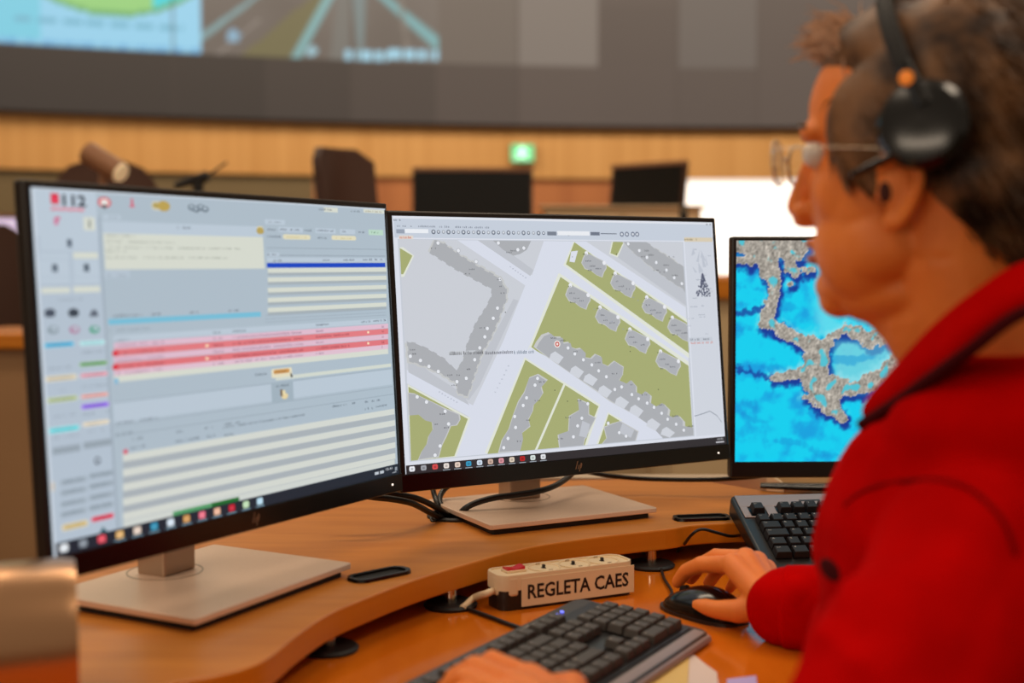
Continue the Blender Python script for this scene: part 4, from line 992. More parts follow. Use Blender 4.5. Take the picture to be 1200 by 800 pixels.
# ------------------------------------------------------------------ mouse
MP = wp(842, 706, ZL); MS = TR(.2215, 1.444, ZL, math.atan2(.8, -.6))
t = thing('mouse', 'black mouse held under the right hand', 'computer mouse', MS)
def mouse_shell():
    b = MB(); n, m = 26, 14; vs = []; fs = []
    for i in range(n+1):
        s = i/n; x = -.056+.112*s
        w = .030*sqrt(max(0, 1-abs((s-.5)*2)**3.2))+.0005; h = .006+.030*(sin(pi*min(1, s*.93+.07))**.8)*(1-.28*s)
        if i in (0, n): h = .008
        for j in range(m+1):
            a = pi*j/m; vs.append((x, w*cos(a), .002+h*sin(a)**.75))
    for i in range(n):
        for j in range(m): a = i*(m+1)+j; fs.append((a, a+m+1, a+m+2, a+1))
    fs.append(tuple(range(m+1))); fs.append(tuple(n*(m+1)+j for j in range(m, -1, -1)))
    for i in range(n): fs.append((i*(m+1)+m, (i+1)*(m+1)+m, (i+1)*(m+1), i*(m+1)))
    b.add(vs, fs); return b
mouse_shell().build('shell', 'blackgloss', t, smooth=50)
b = MB(); b.tube([(.030, -.0035, .0215), (.030, .0035, .0215)], .0065, 16); b.build('scroll_wheel', 'rubber', t, smooth=30)
b = MB(); b.prism([(x*.118, y*.064) for x, y in rrect(1, 1, .4, 6)], 0, .004); b.build('sole', 'stripblack', t)
nose = MS @ Vector((.055, 0, .01))
cable('cable', 'thin black mouse lead coming out from beneath the shelf', [nose, wp(787, 692, ZL+.004), wp(778, 677, ZL+.003), wp(774, 664, ZL+.003), wp(766, 655, ZL+.003), wp(745, 648, ZL+.003)+Vector((0, .05, 0))], .0018)

# ------------------------------------------------------------------ cables about the monitor bases
def cp(px, py, Y): return ony(px, py, Y)
hole = onz(524, 607, 0)
g = thing('cable_port', 'round black cable opening in the shelf left of the middle monitor base', 'cable grommet', TR(hole.x+.012, hole.y+.012, 0, .3))
b = MB(); b.lathe([(.041, 0), (.041, .003), (.037, .005), (.033, .004), (.032, .001)], 36); b.build('ring', 'rubber', g, smooth=35)
b = MB(); b.lathe([(.033, .0012), (0, .0012)], 36); b.build('lid', 'ink', g)
G = 'black leads gathered at the round opening'
H0 = hole
cable('cable', 'thick black lead, upper of two arching from behind the left monitor', [cp(395, 566, 1.66), cp(430, 574, 1.66), cp(462, 579, 1.67), cp(486, 583, 1.69), cp(507, 592, 1.72), cp(524, 603, 1.745), H0+Vector((.012, .012, -.01))], .0043)
cable('cable', 'thick black lead, lower of two arching from behind the left monitor', [cp(395, 572, 1.63), cp(430, 581, 1.63), cp(462, 585, 1.65), cp(484, 590, 1.67), cp(503, 600, 1.71), cp(517, 607, 1.735), H0+Vector((.006, .008, -.01))], .0043)
cable('cable', 'black lead dropping straight from the middle monitor, left of two', [cp(500, 545, 1.80), cp(506, 566, 1.80), cp(509, 580, 1.79), cp(514, 592, 1.775), H0+Vector((.002, .02, -.01))], .0038)
cable('cable', 'black lead curving down from the middle monitor, right of two', [cp(545, 548, 1.83), cp(532, 564, 1.82), cp(520, 574, 1.81), cp(515, 586, 1.79), cp(521, 600, 1.77), H0+Vector((.010, .026, -.01))], .0042)
cable('cable', 'long black lead sweeping in front of the middle monitor stand column', [H0+Vector((.012, .005, -.008)), cp(538, 603, 1.735), cp(551, 592, 1.73), cp(575, 584, 1.74), cp(602, 580, 1.75), cp(628, 576, 1.76), cp(650, 569, 1.79), cp(668, 557, 1.84), cp(684, 538, 1.88)], .0044)
cable('cable', 'thin black loop of lead beside the round opening', [H0+Vector((0, .0, .004)), cp(508, 611, 1.725), cp(505, 605, 1.74), cp(509, 599, 1.75), cp(518, 598, 1.76)], .0016)
cable('cable', 'black lead strung between the middle and the right monitor', [cp(660, 545, 1.93), cp(690, 553, 1.93), cp(720, 558, 1.93), cp(760, 561, 1.93), cp(810, 562, 1.92), cp(850, 561, 1.92), cp(900, 556, 1.93), cp(925, 545, 1.95)], .0035)

# ------------------------------------------------------------------ metal cylinder at the near left corner
t = thing('metal_canister', 'blurred coppery metal canister lying in the near left corner', 'canister', TR(-.423, .975, 0, 0.36))
Rr = .060; C0 = (0, 0, Rr)
b = MB(); T = TR(0, 0, Rr) @ Matrix.Rotation(pi/2, 4, 'Y')
b.lathe([(0, -.16), (.052, -.16), (.058, -.156), (.060, -.148), (.060, .068), (.058, .078), (.0, .079)], 72, T=T); b.build('body', 'steel', t, smooth=35)
b = MB(); b.lathe([(.0602, -.150), (.061, -.149), (.061, -.120), (.0602, -.119)], 72, T=T); b.build('lid', 'steel', t, smooth=35)

# thin flat pale, yellow and lilac shapes at the near edge of the lower desk
M['paper'] = mat('pale_white', rgb(225, 205, 195), .5); M['paleyellow'] = mat('pale_yellow', rgb(225, 190, 110), .5); M['lilac'] = mat('pale_lilac', rgb(190, 175, 235), .5)
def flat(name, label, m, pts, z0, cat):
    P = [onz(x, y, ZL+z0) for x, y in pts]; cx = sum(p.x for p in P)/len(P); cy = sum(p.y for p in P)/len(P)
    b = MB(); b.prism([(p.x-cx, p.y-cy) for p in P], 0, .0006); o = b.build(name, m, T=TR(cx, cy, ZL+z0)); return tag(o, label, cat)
flat('pale_sheet', 'thin pale sheet on lower desk, its corner at the bottom of the photo', 'paper', [(809, 764), (826, 778), (840, 788), (846, 840), (760, 850)], .0003, 'paper')
flat('yellow_patch', 'pale yellow note overlapping the white sheet right of the near keyboard', 'paleyellow', [(808, 765), (803, 850), (705, 850), (745, 806)], .0011, 'patch')
flat('sliver', 'small lilac card at the bottom edge of the photo', 'lilac', [(852, 796), (886, 792), (892, 840), (850, 842)], .0003, 'sliver')

# ------------------------------------------------------------------ lights
def area(name, loc, rot, sx, sy, power, col=(1, .82, .62)):
    l = bpy.data.lights.new(name, 'AREA'); l.shape = 'RECTANGLE'; l.size = sx; l.size_y = sy; l.energy = power; l.color = col
    o = bpy.data.objects.new(name, l); COL.objects.link(o); o.location = loc; o.rotation_euler = rot; return o
area('ceiling_lamp', (-.6, 2.6, 2.6), (0, 0, 0), 2.4, .5, 34)
area('ceiling_lamp', (1.6, .9, 2.5), (0, 0, 0), .6, 2.2, 26)
area('fill_light', (-1.9, -1.6, .95), (radians(90), 0, radians(-45)), 1.6, .35, 14)  # unseen fill added behind the camera for metal highlights and left-facing sides
area('ceiling_lamp', (-1.6, .4, 2.4), (0, radians(-20), 0), .8, 2.0, 22)
area('ceiling_lamp', (-2.0, 6.8, 3.3), (radians(28), 0, 0), 5.0, .5, 135)
area('ceiling_lamp', (2.6, 6.6, 3.3), (radians(28), 0, 0), 4.0, .5, 110)
w = bpy.data.worlds.new('World'); SC.world = w; w.use_nodes = True
w.node_tree.nodes['Background'].inputs[0].default_value = (1.0, .80, .60, 1); w.node_tree.nodes['Background'].inputs[1].default_value = .30

# ------------------------------------------------------------------ camera
cam = bpy.data.cameras.new('camera'); co = bpy.data.objects.new('camera', cam); COL.objects.link(co)
cam.sensor_width = 36; cam.lens = FPX/1200*36; cam.clip_start = .05; cam.clip_end = 60
co.location = (0, 0, CH); co.rotation_euler = (pi/2-PITCH, 0, 0)
cam.dof.use_dof = True; cam.dof.focus_distance = 1.66; cam.dof.aperture_fstop = 2.6
SC.camera = co
SC.view_settings.view_transform = 'Standard'; SC.view_settings.look = 'None'; SC.view_settings.gamma = 1; SC.view_settings.use_curve_mapping = False
SC.view_settings.exposure = 0.0
SC.cycles.use_denoising = True
SC.cycles.max_bounces = 8
# ------------------------------------------------------------------ the man
M['skin'] = noise_col(mat('warm_skin', rgb(190, 90, 40), 0.5, spec=0.35, sss=.12), (.74, .185, .026, 1), (.84, .235, .040, 1), (1, 1, 1), 28, 4, .3, .7, 'Object', .12, .0012)
M['hair'] = noise_col(mat('grey_brown_hair', rgb(90, 60, 40), .5, spec=.3), (.030, .012, .005, 1), (.23, .108, .045, 1), (1, 1, 1), 26, 5, .34, .66, 'Object', .5, .004)
M['redcloth'] = noise_col(mat('red_fleece', rgb(200, 0, 0), .95, spec=.02), (.40, .0003, .0003, 1), (.50, .0006, .0005, 1), (1, 1, 1), 18, 3, .3, .7, 'Object', .25, .003)
M['trouser'] = mat('dark_trouser_cloth', rgb(30, 30, 40), .8)
M['lip'] = mat('lip_skin', rgb(160, 70, 50), .4)
M['eyewhite'] = mat('eye_white', rgb(220, 210, 200), .2); M['iris'] = mat('brown_iris', rgb(50, 30, 20), .2)
M['lens'] = mat('spectacle_lens', (1, 1, 1, 1), .02, trans=1.0); M['lens'].node_tree.nodes['Principled BSDF'].inputs['IOR'].default_value = 1.2
M['foam'] = mat('black_ear_foam', rgb(16, 13, 12), .7); M['orange'] = mat('orange_dot', rgb(240, 140, 40), .4, emit=rgb(220, 110, 20), estr=.35)

def ell(b, c, r, R=None, seg=24, rings=16):
    T = Matrix.Translation(c) @ (R.to_4x4() if R is not None else Matrix.Identity(4))
    b.ball((0, 0, 0), r, T=T, seg=seg, rings=rings)
def limb(b, pts, rad, seg=16):
    for i in range(len(pts)-1):
        p, q = Vector(pts[i]), Vector(pts[i+1]); r0, r1 = rad[i], rad[i+1]
        b.tube([p, q], [r0, r1], seg); b.ball(p, r0, seg=14, rings=9); b.ball(q, r1, seg=14, rings=9)
def remesh(ob, vox, it=3, fac=.5):
    m = ob.modifiers.new('skin_surface', 'REMESH'); m.mode = 'VOXEL'; m.voxel_size = vox; m.use_smooth_shade = True
    s = ob.modifiers.new('soften', 'SMOOTH'); s.iterations = it; s.factor = fac
    return ob
A_ = radians(30); PT = radians(4)
F0 = Vector((-cos(A_), sin(A_), 0)); L0 = Vector((-sin(A_), -cos(A_), 0)); U0 = Vector((0, 0, 1))
HC = Vector((.343, 1.062, .411))
HR = Matrix((F0*cos(PT)-U0*sin(PT), L0, U0*cos(PT)+F0*sin(PT))).transposed()      # head axes: forward, left, up
HT = Matrix.Translation(HC) @ HR.to_4x4()
BR_ = Matrix((F0, L0, U0)).transposed(); NB = Vector((.405, 1.045, 0))
BT = Matrix.Translation(NB) @ BR_.to_4x4()                                        # body axes, origin under the neck base
ROOT = Vector((.47, 1.02, FLOOR))
def hp(f, l, u): return HT @ Vector((f, l, u))
def bp_(f, l, u): return BT @ Vector((f, l, u))
b = MB()
def he(c, r, R=None): ell(b, hp(*c), r, HR if R is None else HR @ R)
he((-.014, 0, .062), (.097, .076, .084)); he((.028, 0, .072), (.063, .064, .070)); he((.036, 0, .004), (.057, .061, .080)); he((.02, 0, -.078), (.060, .048, .030)); he((.040, .026, -.040), (.046, .034, .048)); he((.040, -.026, -.040), (.046, .034, .048))
he((.026, 0, -.052), (.060, .053, .036)); he((.074, 0, -.082), (.018, .024, .016)); he((.045, .0, -.07), (.05, .040, .026))
for s in (-1, 1):
    he((.076, s*.024, .060), (.018, .024, .012)); he((.052, s*.037, .004), (.030, .020, .030)); he((.03, s*.045, -.04), (.035, .02, .03))
    he((.098, s*.0115, -.004), (.011, .0075, .0075))
limb(b, [hp(.086, 0, .050), hp(.098, 0, .026), hp(.106, 0, .002)], [.0075, .0085, .0112]); he((.098, 0, -.012), (.014, .010, .006))
he((.088, 0, -.033), (.011, .024, .0065)); he((.086, 0, -.046), (.010, .021, .0065)); he((.078, 0, -.038), (.014, .036, .022))
for s in (-1, 1):                                                     # ears: rim, lobe, inner bowl
    rim = [hp(-.004+.003*k+0, s*.0745, 0) for k in range(1)]
    pts = [(.014, .070, .008), (.016, .075, .024), (.006, .081, .035), (-.008, .084, .032), (-.015, .084, .014), (-.008, .080, -.006), (.004, .075, -.020), (.013, .071, -.022)]
    P_ = [hp(p[0], s*p[1], p[2]-.004) for p in smoothpath(pts, 4)]
    limb(b, P_, [.0046]*len(P_), 10)
    he((.002, s*.072, .006), (.018, .005, .026), Matrix.Rotation(radians(s*12), 3, 'Z')); he((.011, s*.0725, -.022), (.007, .005, .008))
    he((.018, s*.0705, .0), (.005, .005, .007))
nb = bp_(0, 0, .245)
limb(b, [hp(-.030, 0, .0), hp(-.022, 0, -.05), (nb+hp(-.02, 0, -.05))/2, nb, bp_(-.02, 0, .17)], [.062, .059, .060, .066, .085], 24)
limb(b, [hp(.030, 0, -.078), hp(.0, 0, -.098), bp_(.0, 0, .24)], [.034, .044, .056], 20)
# trunk under the jacket
ell(b, bp_(-.02, 0, .08), (.095, .155, .16), BR_); ell(b, bp_(.0, 0, -.10), (.10, .14, .17), BR_); ell(b, bp_(-.03, 0, -.28), (.11, .16, .12), BR_)
limb(b, [bp_(-.02, .155, .155), bp_(-.02, 0, .21), bp_(-.02, -.155, .155)], [.045, .055, .045])
LS, RS = bp_(-.01, .165, .145), bp_(-.01, -.165, .150)
LE, LW_ = Vector((.165, .700, -.060)), Vector((.068, .968, -.010))
RE, RW = Vector((.50, 1.265, -.005)), Vector((.283, 1.338, -.012))
limb(b, [LS, LE, LW_.lerp(LE, .25), LW_], [.045, .036, .030, .024]); limb(b, [RS, RE, RW.lerp(RE, .25), RW], [.045, .036, .030, .025])
# right hand over the mouse
def hand(b, wrist, mcps, fingers, thumb, rf=1.0):
    for i, mc in enumerate(mcps):
        r = (.0115, .0118, .011, .0098)[i]*rf
        limb(b, [wrist, wrist.lerp(mc, .5), mc], [.0175, .0155, r+.0018], 12)
    for i in range(3): limb(b, [mcps[i].lerp(mcps[i+1], .5)+(wrist-mcps[i])*.15, wrist.lerp(mcps[i], .4)], [.0105, .015], 12)
    for i, fg in enumerate(fingers):
        r = (.0096, .0098, .0092, .0080)[i]*rf
        limb(b, [mcps[i]]+fg, [r+.0012, r+.0004, r-.0006, r-.0016], 12)
        for q in fg[:1]: b.ball(q, r+.0009, seg=12, rings=8)
    limb(b, thumb, [.0165, .0135, .0108, .0092], 12)
V = Vector
rm = [V((.2486, 1.410, .0165)), V((.2655, 1.4225, .020)), V((.2810, 1.434, .014)), V((.2945, 1.446, .003))]
rfg = [[V((.2203, 1.456, .0055)), V((.2055, 1.478, -.0075)), V((.1975, 1.489, -.0235))],
       [V((.2400, 1.470, .0110)), V((.2240, 1.495, -.0050)), V((.2150, 1.505, -.0230))],
       [V((.2620, 1.480, .0050)), V((.2470, 1.503, -.0130)), V((.2380, 1.511, -.0300))],
       [V((.2790, 1.481, -.006)), V((.2690, 1.500, -.0220)), V((.2630, 1.508, -.0360))]]
rth = [V((.270, 1.362, -.018)), V((.249, 1.372, -.026)), V((.2290, 1.396, -.0310)), V((.2120, 1.424, -.0340))]
hand(b, RW+V((-.004, .006, 0)), rm, rfg, rth)
# left hand on the near keyboard
f_ = V((-.861, .509, 0)); s_ = V((.509, .861, 0)); M0 = V((.004, 1.040, .004))
lm_ = [M0+s_*.023+V((0, 0, -.001)), M0, M0-s_*.021+V((0, 0, -.003)), M0-s_*.040+V((0, 0, -.009))]
lfg = []
for i, mc in enumerate(lm_):
    k = (1, 1.08, 1.0, .8)[i]; p1 = mc+f_*(.038*k)+V((0, 0, .008)); p2 = p1+f_*(.020*k)+V((0, 0, -.013)); p3 = p2+f_*(.008*k)+V((0, 0, -.017)); lfg.append([p1, p2, p3])
lth = [LW_+V((-.014, .016, -.006)), M0-f_*.035+s_*.034+V((0, 0, -.006)), M0-f_*.012+s_*.050+V((0, 0, -.013)), M0+f_*.014+s_*.056+V((0, 0, -.020))]
hand(b, LW_, lm_, lfg, lth)
body = remesh(b.build('person', 'skin', smooth=True), .0026, 4)
tag(body, 'man in red jacket and black headset, hand on mouse, looking at the monitors', 'person')

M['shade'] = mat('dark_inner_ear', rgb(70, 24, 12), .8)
for s in (-1, 1):
    e = MB(); ell(e, hp(.013, s*.0775, .001), (.0050, .0032, .0085), HR); e.build('ear_canal', 'shade', body, smooth=True)
# eyes, lips
for s in (-1, 1):
    e = MB(); e.ball(hp(.0785, s*.031, .042), .0125, seg=20, rings=12); o = e.build('eye', 'eyewhite', body, smooth=True)
    e = MB(); c = hp(.0785, s*.031, .042); d = (HR @ V((1, 0, -.12))).normalized(); R_ = V((0, 0, 1)).rotation_difference(d).to_matrix().to_4x4()
    e.lathe([(.0055, .0114), (0, .0129)], 20, T=Matrix.Translation(c) @ R_); e.build('iris', 'iris', o, smooth=True)
    e = MB(); e.tube(smoothpath([hp(.091, s*.014, .063), hp(.092, s*.028, .068), hp(.083, s*.045, .063)], 5), [.0028]*10+[.0012], 8, flat=.8); e.build('eyebrow', 'hair', body, smooth=True)
for u in (-.0325, -.0455):
    e = MB(); e.tube(smoothpath([hp(.086, -.022, u-.002), hp(.096, -.008, u), hp(.096, .008, u), hp(.086, .022, u-.002)], 5), [.0012]+[.0042]*14+[.0012], 8); e.build('lip', 'lip', body, smooth=True)
e = MB()
for s in (-1, 1): e.ball(hp(.0975, s*.0065, -.0105), (.0035, .0028, .0022), seg=10, rings=6)
e.build('nostril', 'ink', body, smooth=True)

# hair: a close mass plus individual locks
def hshape():
    b = MB()
    def q(c, r, R=None): ell(b, hp(*c), r, HR if R is None else HR @ R)
    q((-.026, 0, .072), (.098, .0835, .092)); q((.008, 0, .116), (.070, .064, .047)); q((-.052, 0, .012), (.066, .073, .066)); q((-.058, 0, -.022), (.050, .060, .040))
    for s in (-1, 1): q((.026, s*.064, .055), (.036, .0135, .048)); q((.020, s*.0675, .022), (.013, .0085, .026))
    return b
hb = hshape(); hair = remesh(hb.build('hair', 'hair', body, smooth=True), .004, 3)
bpy.context.view_layer.update()
dg = bpy.context.evaluated_depsgraph_get(); hm = hair.evaluated_get(dg).to_mesh()
hv = [(v.co.copy(), v.normal.copy()) for v in hm.vertices]; hair.evaluated_get(dg).to_mesh_clear()
rh = random.Random(11); sb = MB(); fr = MB(); HI = HT.inverted(); cnt = 0
while cnt < 9000:
    p, n = hv[rh.randrange(len(hv))]; l = HI @ p
    if (l-V((-.01, 0, .05))).length < .07: continue
    nl = HR.transposed() @ n
    top = max(0, nl.z); side = abs(nl.y)
    d = V((-.9, 0, -.25))*(1-top*.4)+V((.15+.5*(l.x > .045), 0, -.7*side+.15*top)); d += nl*.16+V((rh.uniform(-.22, .22), rh.uniform(-.22, .22), rh.uniform(-.2, .2)))
    if l.x > .048 and l.z > .118: d = V((.75, .2*rh.uniform(-1, 1), .55))+V((rh.uniform(-.4, .4), rh.uniform(-.4, .4), rh.uniform(-.3, .3)))
    d.normalize(); Ls = rh.uniform(.014, .032)*(1.15 if l.z > .1 else .8)
    g = V((0, 0, -.25)); q0 = l-nl*.002; q1 = q0+d*Ls*.5; q2 = q1+(d*.8+g-nl*.25).normalized()*Ls*.5
    (fr if l.x > .040 and l.z > .112 else sb).tube([HT @ q0, HT @ q1, HT @ q2], [.0011, .0009, .0003], 3); cnt += 1
sb.build('locks', 'hair', hair, smooth=False)
M['fringe'] = mat('greying_light_brown_hair', rgb(185, 140, 108), .5); fr.build('fringe', 'fringe', hair)['label'] = 'lighter tuft of hair over the forehead'

# glasses
g = MB()
for s in (-1, 1):
    c = V((.1135, s*.0300, .038)); n_ = 28
    ring = [hp(c.x-.004*abs(sin(2*pi*k/n_)*0)-.10*abs(.0*k)-(.12*(s*(c.y+.0235*cos(2*pi*k/n_))-.0315)), c.y+.0235*cos(2*pi*k/n_), c.z+.0195*sin(2*pi*k/n_)) for k in range(n_+1)]
    g.tube(ring, .0009, 6)
    g.tube(smoothpath([hp(.1095, s*.0525, .044), hp(.101, s*.0655, .046), hp(.06, s*.074, .042), hp(.0, s*.079, .032), hp(-.018, s*.079, .018)], 5), .0007, 6)
g.tube(smoothpath([hp(.1155, -.008, .041), hp(.1165, 0, .044), hp(.1155, .008, .041)], 5), .0011, 6)
gl = g.build('glasses', 'chrome', body, smooth=True)
for s in (-1, 1):
    e = MB(); c = V((.1135, s*.0300, .038)); n_ = 28
    f1 = [hp(c.x-(.12*(s*(c.y+.023*cos(2*pi*k/n_))-.0315)), c.y+.023*cos(2*pi*k/n_), c.z+.019*sin(2*pi*k/n_)) for k in range(n_)]
    off = HR @ V((-.0016, 0, 0)); vs = f1+[p+off for p in f1]; e.add(vs, [tuple(range(n_)), tuple(range(2*n_-1, n_-1, -1))]+[(k, k+n_, (k+1) % n_+n_, (k+1) % n_) for k in range(n_)]); e.build('lens', 'lens', gl)

# headset (worn: moves on its own, so a thing of its own)
hs = thing('headset', 'black headset worn by the man, round cup over his left ear', 'headset', Matrix.Identity(4))
def cup(s):
    c = hp(-.022, s*.094, .048); d = (HR @ V((.0, s, .12))).normalized(); R_ = V((0, 0, 1)).rotation_difference(d).to_matrix().to_4x4(); T = Matrix.Translation(c) @ R_
    e = MB(); e.lathe([(0, .012), (.018, .0125), (.030, .010), (.0345, .004), (.0345, -.002), (.031, -.005), (0, -.005)], 40, T=T); o = e.build('ear_cup', 'blackgloss', hs, smooth=35)
    e = MB(); pr = [(.017+.014*cos(a), -.009+.0085*sin(a)) for a in [2*pi*k/14 for k in range(15)]]; e.lathe(pr, 40, T=T); e.build('ear_cushion', 'foam', o, smooth=50)
    return T
TL_ = cup(1); cup(-1)
arc = []
for k in range(-24, 25):
    a = k/24*radians(84); l_ = .0985*sin(a); u_ = .058+.112*cos(a); f__ = -.022+.040*cos(a)
    arc.append(hp(f__, l_, u_))
e = MB(); e.tube(arc, .0052, 12, flat=1.7); e.build('headband', 'foam', hs, smooth=True)
for s in (-1, 1):
    e = MB(); e.tube([hp(-.022+.010, s*.0985, .095), hp(-.026, s*.101, .062)], [.006, .007], 12); yk = e.build('yoke', 'blackgloss', hs, smooth=40)
    e = MB(); cc = hp(-.014, s*.106, .083); d = (HR @ V((0, s, .1))).normalized(); R_ = V((0, 0, 1)).rotation_difference(d).to_matrix().to_4x4(); e.lathe([(.0055, -.002), (.0055, .001), (0, .0022)], 20, T=Matrix.Translation(cc) @ R_); e.build('pivot_dot', 'orange', yk, smooth=40)
e = MB(); e.tube(smoothpath([hp(-.01, .104, .030), hp(.02, .096, .020), hp(.035, .090, .016)], 5), [.0035]*10+[.0028], 8); e.build('microphone_boom', 'blackgloss', hs, smooth=True)

# jacket
J = MB()
def je(c, r, R=None): ell(J, bp_(*c), r, BR_ if R is None else BR_ @ R)
je((.012, 0, .115), (.132, .185, .155)); je((-.02, .078, .215), (.10, .078, .072)); je((-.02, -.078, .215), (.10, .078, .072)); je((.008, 0, -.0), (.148, .190, .16)); je((.012, 0, -.14), (.152, .190, .15)); limb(J, [bp_(.050, .065, .180), bp_(.050, -.065, .180)], [.064, .064], 20); limb(J, [bp_(-.01, .085, .225), bp_(-.05, .05, .245), bp_(-.05, -.05, .245), bp_(-.01, -.085, .225)], [.050, .048, .048, .050], 20); je((-.01, 0, -.26), (.15, .19, .10)); je((-.05, .0, .11), (.10, .17, .13))
limb(J, [LS+V((0, 0, -.005)), bp_(-.02, .07, .185), bp_(-.02, -.07, .185), RS+V((0, 0, -.005))], [.062, .070, .070, .062], 20)
limb(J, [LS+V((.0, 0, -.01)), LS.lerp(LE, .5)+V((-.012, -.0, 0)), LE, LE.lerp(LW_, .45), LE.lerp(LW_, .80)], [.074, .068, .060, .052, .042], 20)
limb(J, [RS+V((0, 0, -.01)), RS.lerp(RE, .5), RE, RE.lerp(RW, .5), RE.lerp(RW, .93)], [.072, .064, .056, .050, .045], 20)
for k in range(5):                                                   # soft folds on the sleeves and trunk
    t_ = .25+.15*k; c = LS.lerp(LE, t_); ell(J, c+V((-.012, -.004, .01)), (.066, .066, .012), Euler((.5, .5, k), 'XYZ').to_matrix())
for k in range(3): je((.085, .06-.04*k, -.10-.05*k), (.09, .10, .014), Euler((.3, .35-.2*k, 0), 'XYZ').to_matrix())
jk = remesh(J.build('jacket', 'redcloth', body, smooth=True), .006, 5)
tx_ = bpy.data.textures.new('folds', 'CLOUDS'); tx_.noise_scale = .075; tx_.noise_depth = 1
dm = jk.modifiers.new('folds', 'DISPLACE'); dm.texture = tx_; dm.strength = .018; dm.mid_level = .5; dm.texture_coords = 'LOCAL'
# collar: a folded band standing around the neck, open in front
up = [ony(1030, 452, 1.04), ony(1060, 417, 1.01), ony(1096, 378, .975), ony(1140, 342, .945), ony(1200, 306, .955)]
lo = [ony(1010, 496, 1.035), ony(1045, 474, .995), ony(1085, 446, .955), ony(1135, 410, .915), ony(1205, 362, .915)]
BI = BT.inverted()
def half(pts, endf):
    L_ = [BI @ p for p in pts]; last = L_[-1]
    L_.append(V((last.x-.045, last.y*.55, last.z+.006))); L_.append(V((L_[-1].x-.012, 0, last.z+.008)))
    L_ = [V(q) for q in L_]
    return smoothpath(L_+[V((q.x, -q.y, q.z)) for q in reversed(L_[:-1])], 6)
ul, ll = half(up, 0), half(lo, 0); n = len(ul)
c = MB(); vs = []; rows = []
inner_l = [V((p.x*.82, p.y*.72, p.z-.01)) for p in ll]
inner_u = [V((p.x, p.y, p.z))*1.0 for p in ul]
for k in range(n):
    u_, l_, i_l = ul[k], ll[k], inner_l[k]; o_ = V((u_.x+.02, u_.y, 0)); o_.z = 0; o_ = o_.normalized() if o_.length > 0 else V((1, 0, 0))
    m1 = u_.lerp(l_, .5)+o_*.009; prof = [l_+o_*.004, m1, u_+o_*.004+V((0, 0, -.003)), u_+V((0, 0, .002)), u_-o_*.005+V((0, 0, -.004)), u_.lerp(i_l, .6)-o_*.004, i_l]
    vs += [BT @ p for p in prof]
m_ = 7; fs = []
for k in range(n-1):
    for q in range(m_): fs.append((k*m_+q, (k+1)*m_+q, (k+1)*m_+(q+1) % m_, k*m_+(q+1) % m_))
fs.append(tuple(range(m_))); fs.append(tuple((n-1)*m_+q for q in range(m_-1, -1, -1)))
c.add(vs, fs); co_ = c.build('collar', 'redcloth', jk, smooth=60); sd = co_.modifiers.new('s', 'SUBSURF'); sd.levels = 1; sd.render_levels = 1
# dark maroon tube deepening the gap under the collar, yoke seam, dark oval patch
M['maroon'] = mat('dark_maroon', rgb(62, 4, 8), .9, spec=.1); M['seamred'] = mat('dark_red_seam', rgb(120, 0, 2), .9, spec=.05)
e = MB(); e.tube([BT @ V((p.x*1.0, p.y*1.0, p.z-.001)) for p in ll], .0050, 10); e.build('collar_dark_band', 'maroon', jk, smooth=True)
from mathutils.bvhtree import BVHTree
bpy.context.view_layer.update(); dg = bpy.context.evaluated_depsgraph_get(); tree = BVHTree.FromObject(jk, dg)
def hit(px, py):
    o = V((0, 0, CH)); d = ray(px, py).normalized(); r = tree.ray_cast(o, d)
    return (r[0], r[1]) if r[0] is not None else (None, None)
sp = [hit(x, y) for x, y in ((990, 592), (1008, 578), (1030, 569), (1055, 564), (1085, 562), (1115, 565), (1140, 575), (1160, 592), (1178, 616), (1190, 650))]
sp = [p+n_*.0003 for p, n_ in sp if p is not None]
e = MB(); e.tube(smoothpath(sp, 5), .0016, 8); e.build('yoke_seam', 'seamred', jk, smooth=True)
p, n_ = hit(972, 668)
if p is not None:
    R_ = V((0, 0, 1)).rotation_difference(n_).to_matrix(); e = MB(); ell(e, p-n_*.001, (.0085, .018, .0022), (R_ @ Matrix.Rotation(.2, 3, 'Z'))); e.build('dark_oval', 'maroon', jk, smooth=True)
# cuffs
for (W_, E_, r_) in ((LW_, LE, .040), (RW, RE, .0455)):
    d = (E_-W_).normalized(); a0 = W_+d*.006; 
    c = MB(); c.tube([a0, a0+d*.004, a0+d*.020, a0+d*.045], [r_-.006, r_-.001, r_, r_+.001], 28); 
    c.build('cuff', 'redcloth', jk, smooth=40, bevel=.002)
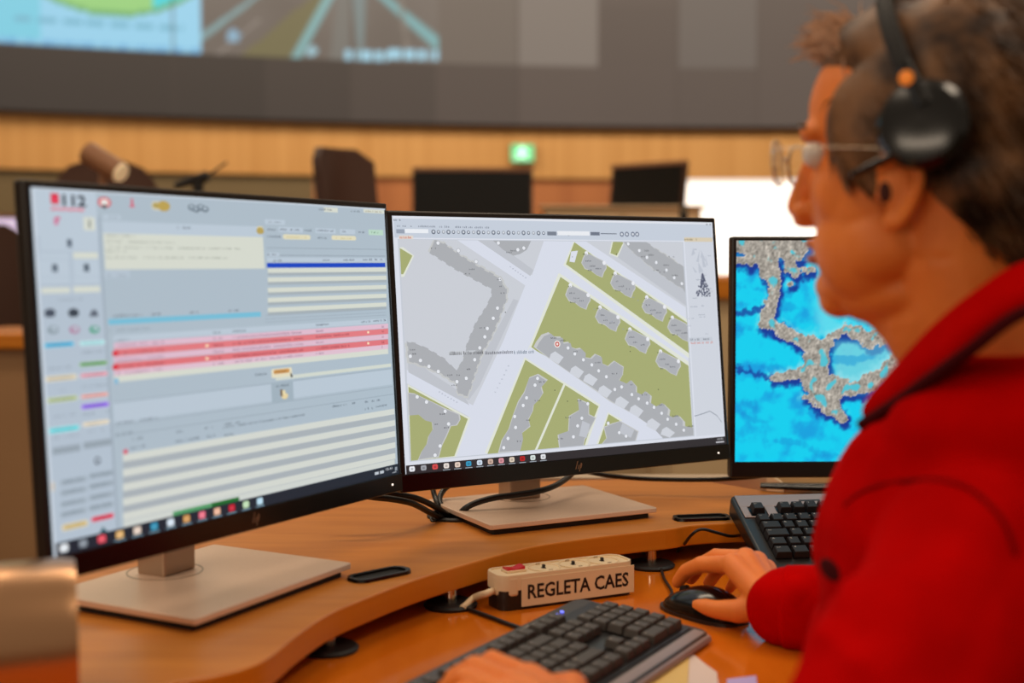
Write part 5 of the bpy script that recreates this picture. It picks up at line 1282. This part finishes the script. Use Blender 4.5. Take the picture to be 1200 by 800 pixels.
# trousers, shoes, and the chair he sits on
tr = MB(); hipL, hipR = bp_(.0, .10, -.36), bp_(.0, -.10, -.36); kL, kR = bp_(.40, .14, -.33), bp_(.40, -.16, -.33); aL, aR = bp_(.42, .13, FLOOR+.10), bp_(.42, -.17, FLOOR+.10)
ell(tr, bp_(-.03, 0, -.34), (.15, .19, .12), BR_)
limb(tr, [hipL, kL, aL], [.10, .072, .055]); limb(tr, [hipR, kR, aR], [.10, .072, .055]); remesh(tr.build('trousers', 'trouser', body, smooth=True), .010, 3)
for a in (aL, aR):
    s = MB(); T = Matrix.Translation((a.x, a.y, FLOOR)) @ BR_.to_4x4(); s.prism([(-.06+x, y) for x, y in rrect(.27, .09, .042, 6, .09)], .0, .03, T=T); s.ball((0.02, 0, .05), (.09, .042, .05), T=T); s.ball((-.01, 0, .08), (.055, .042, .05), T=T); s.build('shoe', 'rubber', body, smooth=60)
ch = thing('office_chair', 'dark office chair the man in red sits on, mostly out of frame', 'chair', Matrix.Translation((bp_(-.02, 0, 0).x, bp_(-.02, 0, 0).y, FLOOR)) @ BR_.to_4x4())
z_ = -FLOOR-.475
s = MB(); s.prism(rrect(.48, .48, .1), z_-.07, z_, T=TR(.04, 0, 0)); s.build('seat', 'chairfab', ch, bevel=.02, seg=3, smooth=40)
s = MB(); s.prism(rrect(.40, .42, .08), 0, .05, T=TR(-.23, 0, z_+.24, 0, 0, 0) @ Matrix.Rotation(pi/2, 4, 'Y')); s.build('backrest', 'chairfab', ch, bevel=.015, smooth=40)
s = MB(); s.tube(smoothpath([(-.25, 0, z_+.2), (-.27, 0, z_-.02), (-.1, 0, z_-.09)], 6), .02); s.build('back_support', 'rubber', ch, smooth=True)
s = MB(); s.tube([(0, 0, .08), (0, 0, z_-.06)], .028); s.build('gas_column', 'rubber', ch, smooth=30)
for k in range(5):
    a = 2*pi*k/5+.5; c_, s2 = cos(a), sin(a)
    s = MB(); s.tube([(0, 0, .10), (c_*.30, s2*.30, .075)], [.025, .016]); lg = s.build('leg', 'rubber', ch, smooth=30)
    s = MB(); s.tube([(c_*.3-s2*.02, s2*.3+c_*.02, .03), (c_*.3+s2*.02, s2*.3-c_*.02, .03)], .03, 14); s.build('caster', 'rubber', lg, smooth=30)
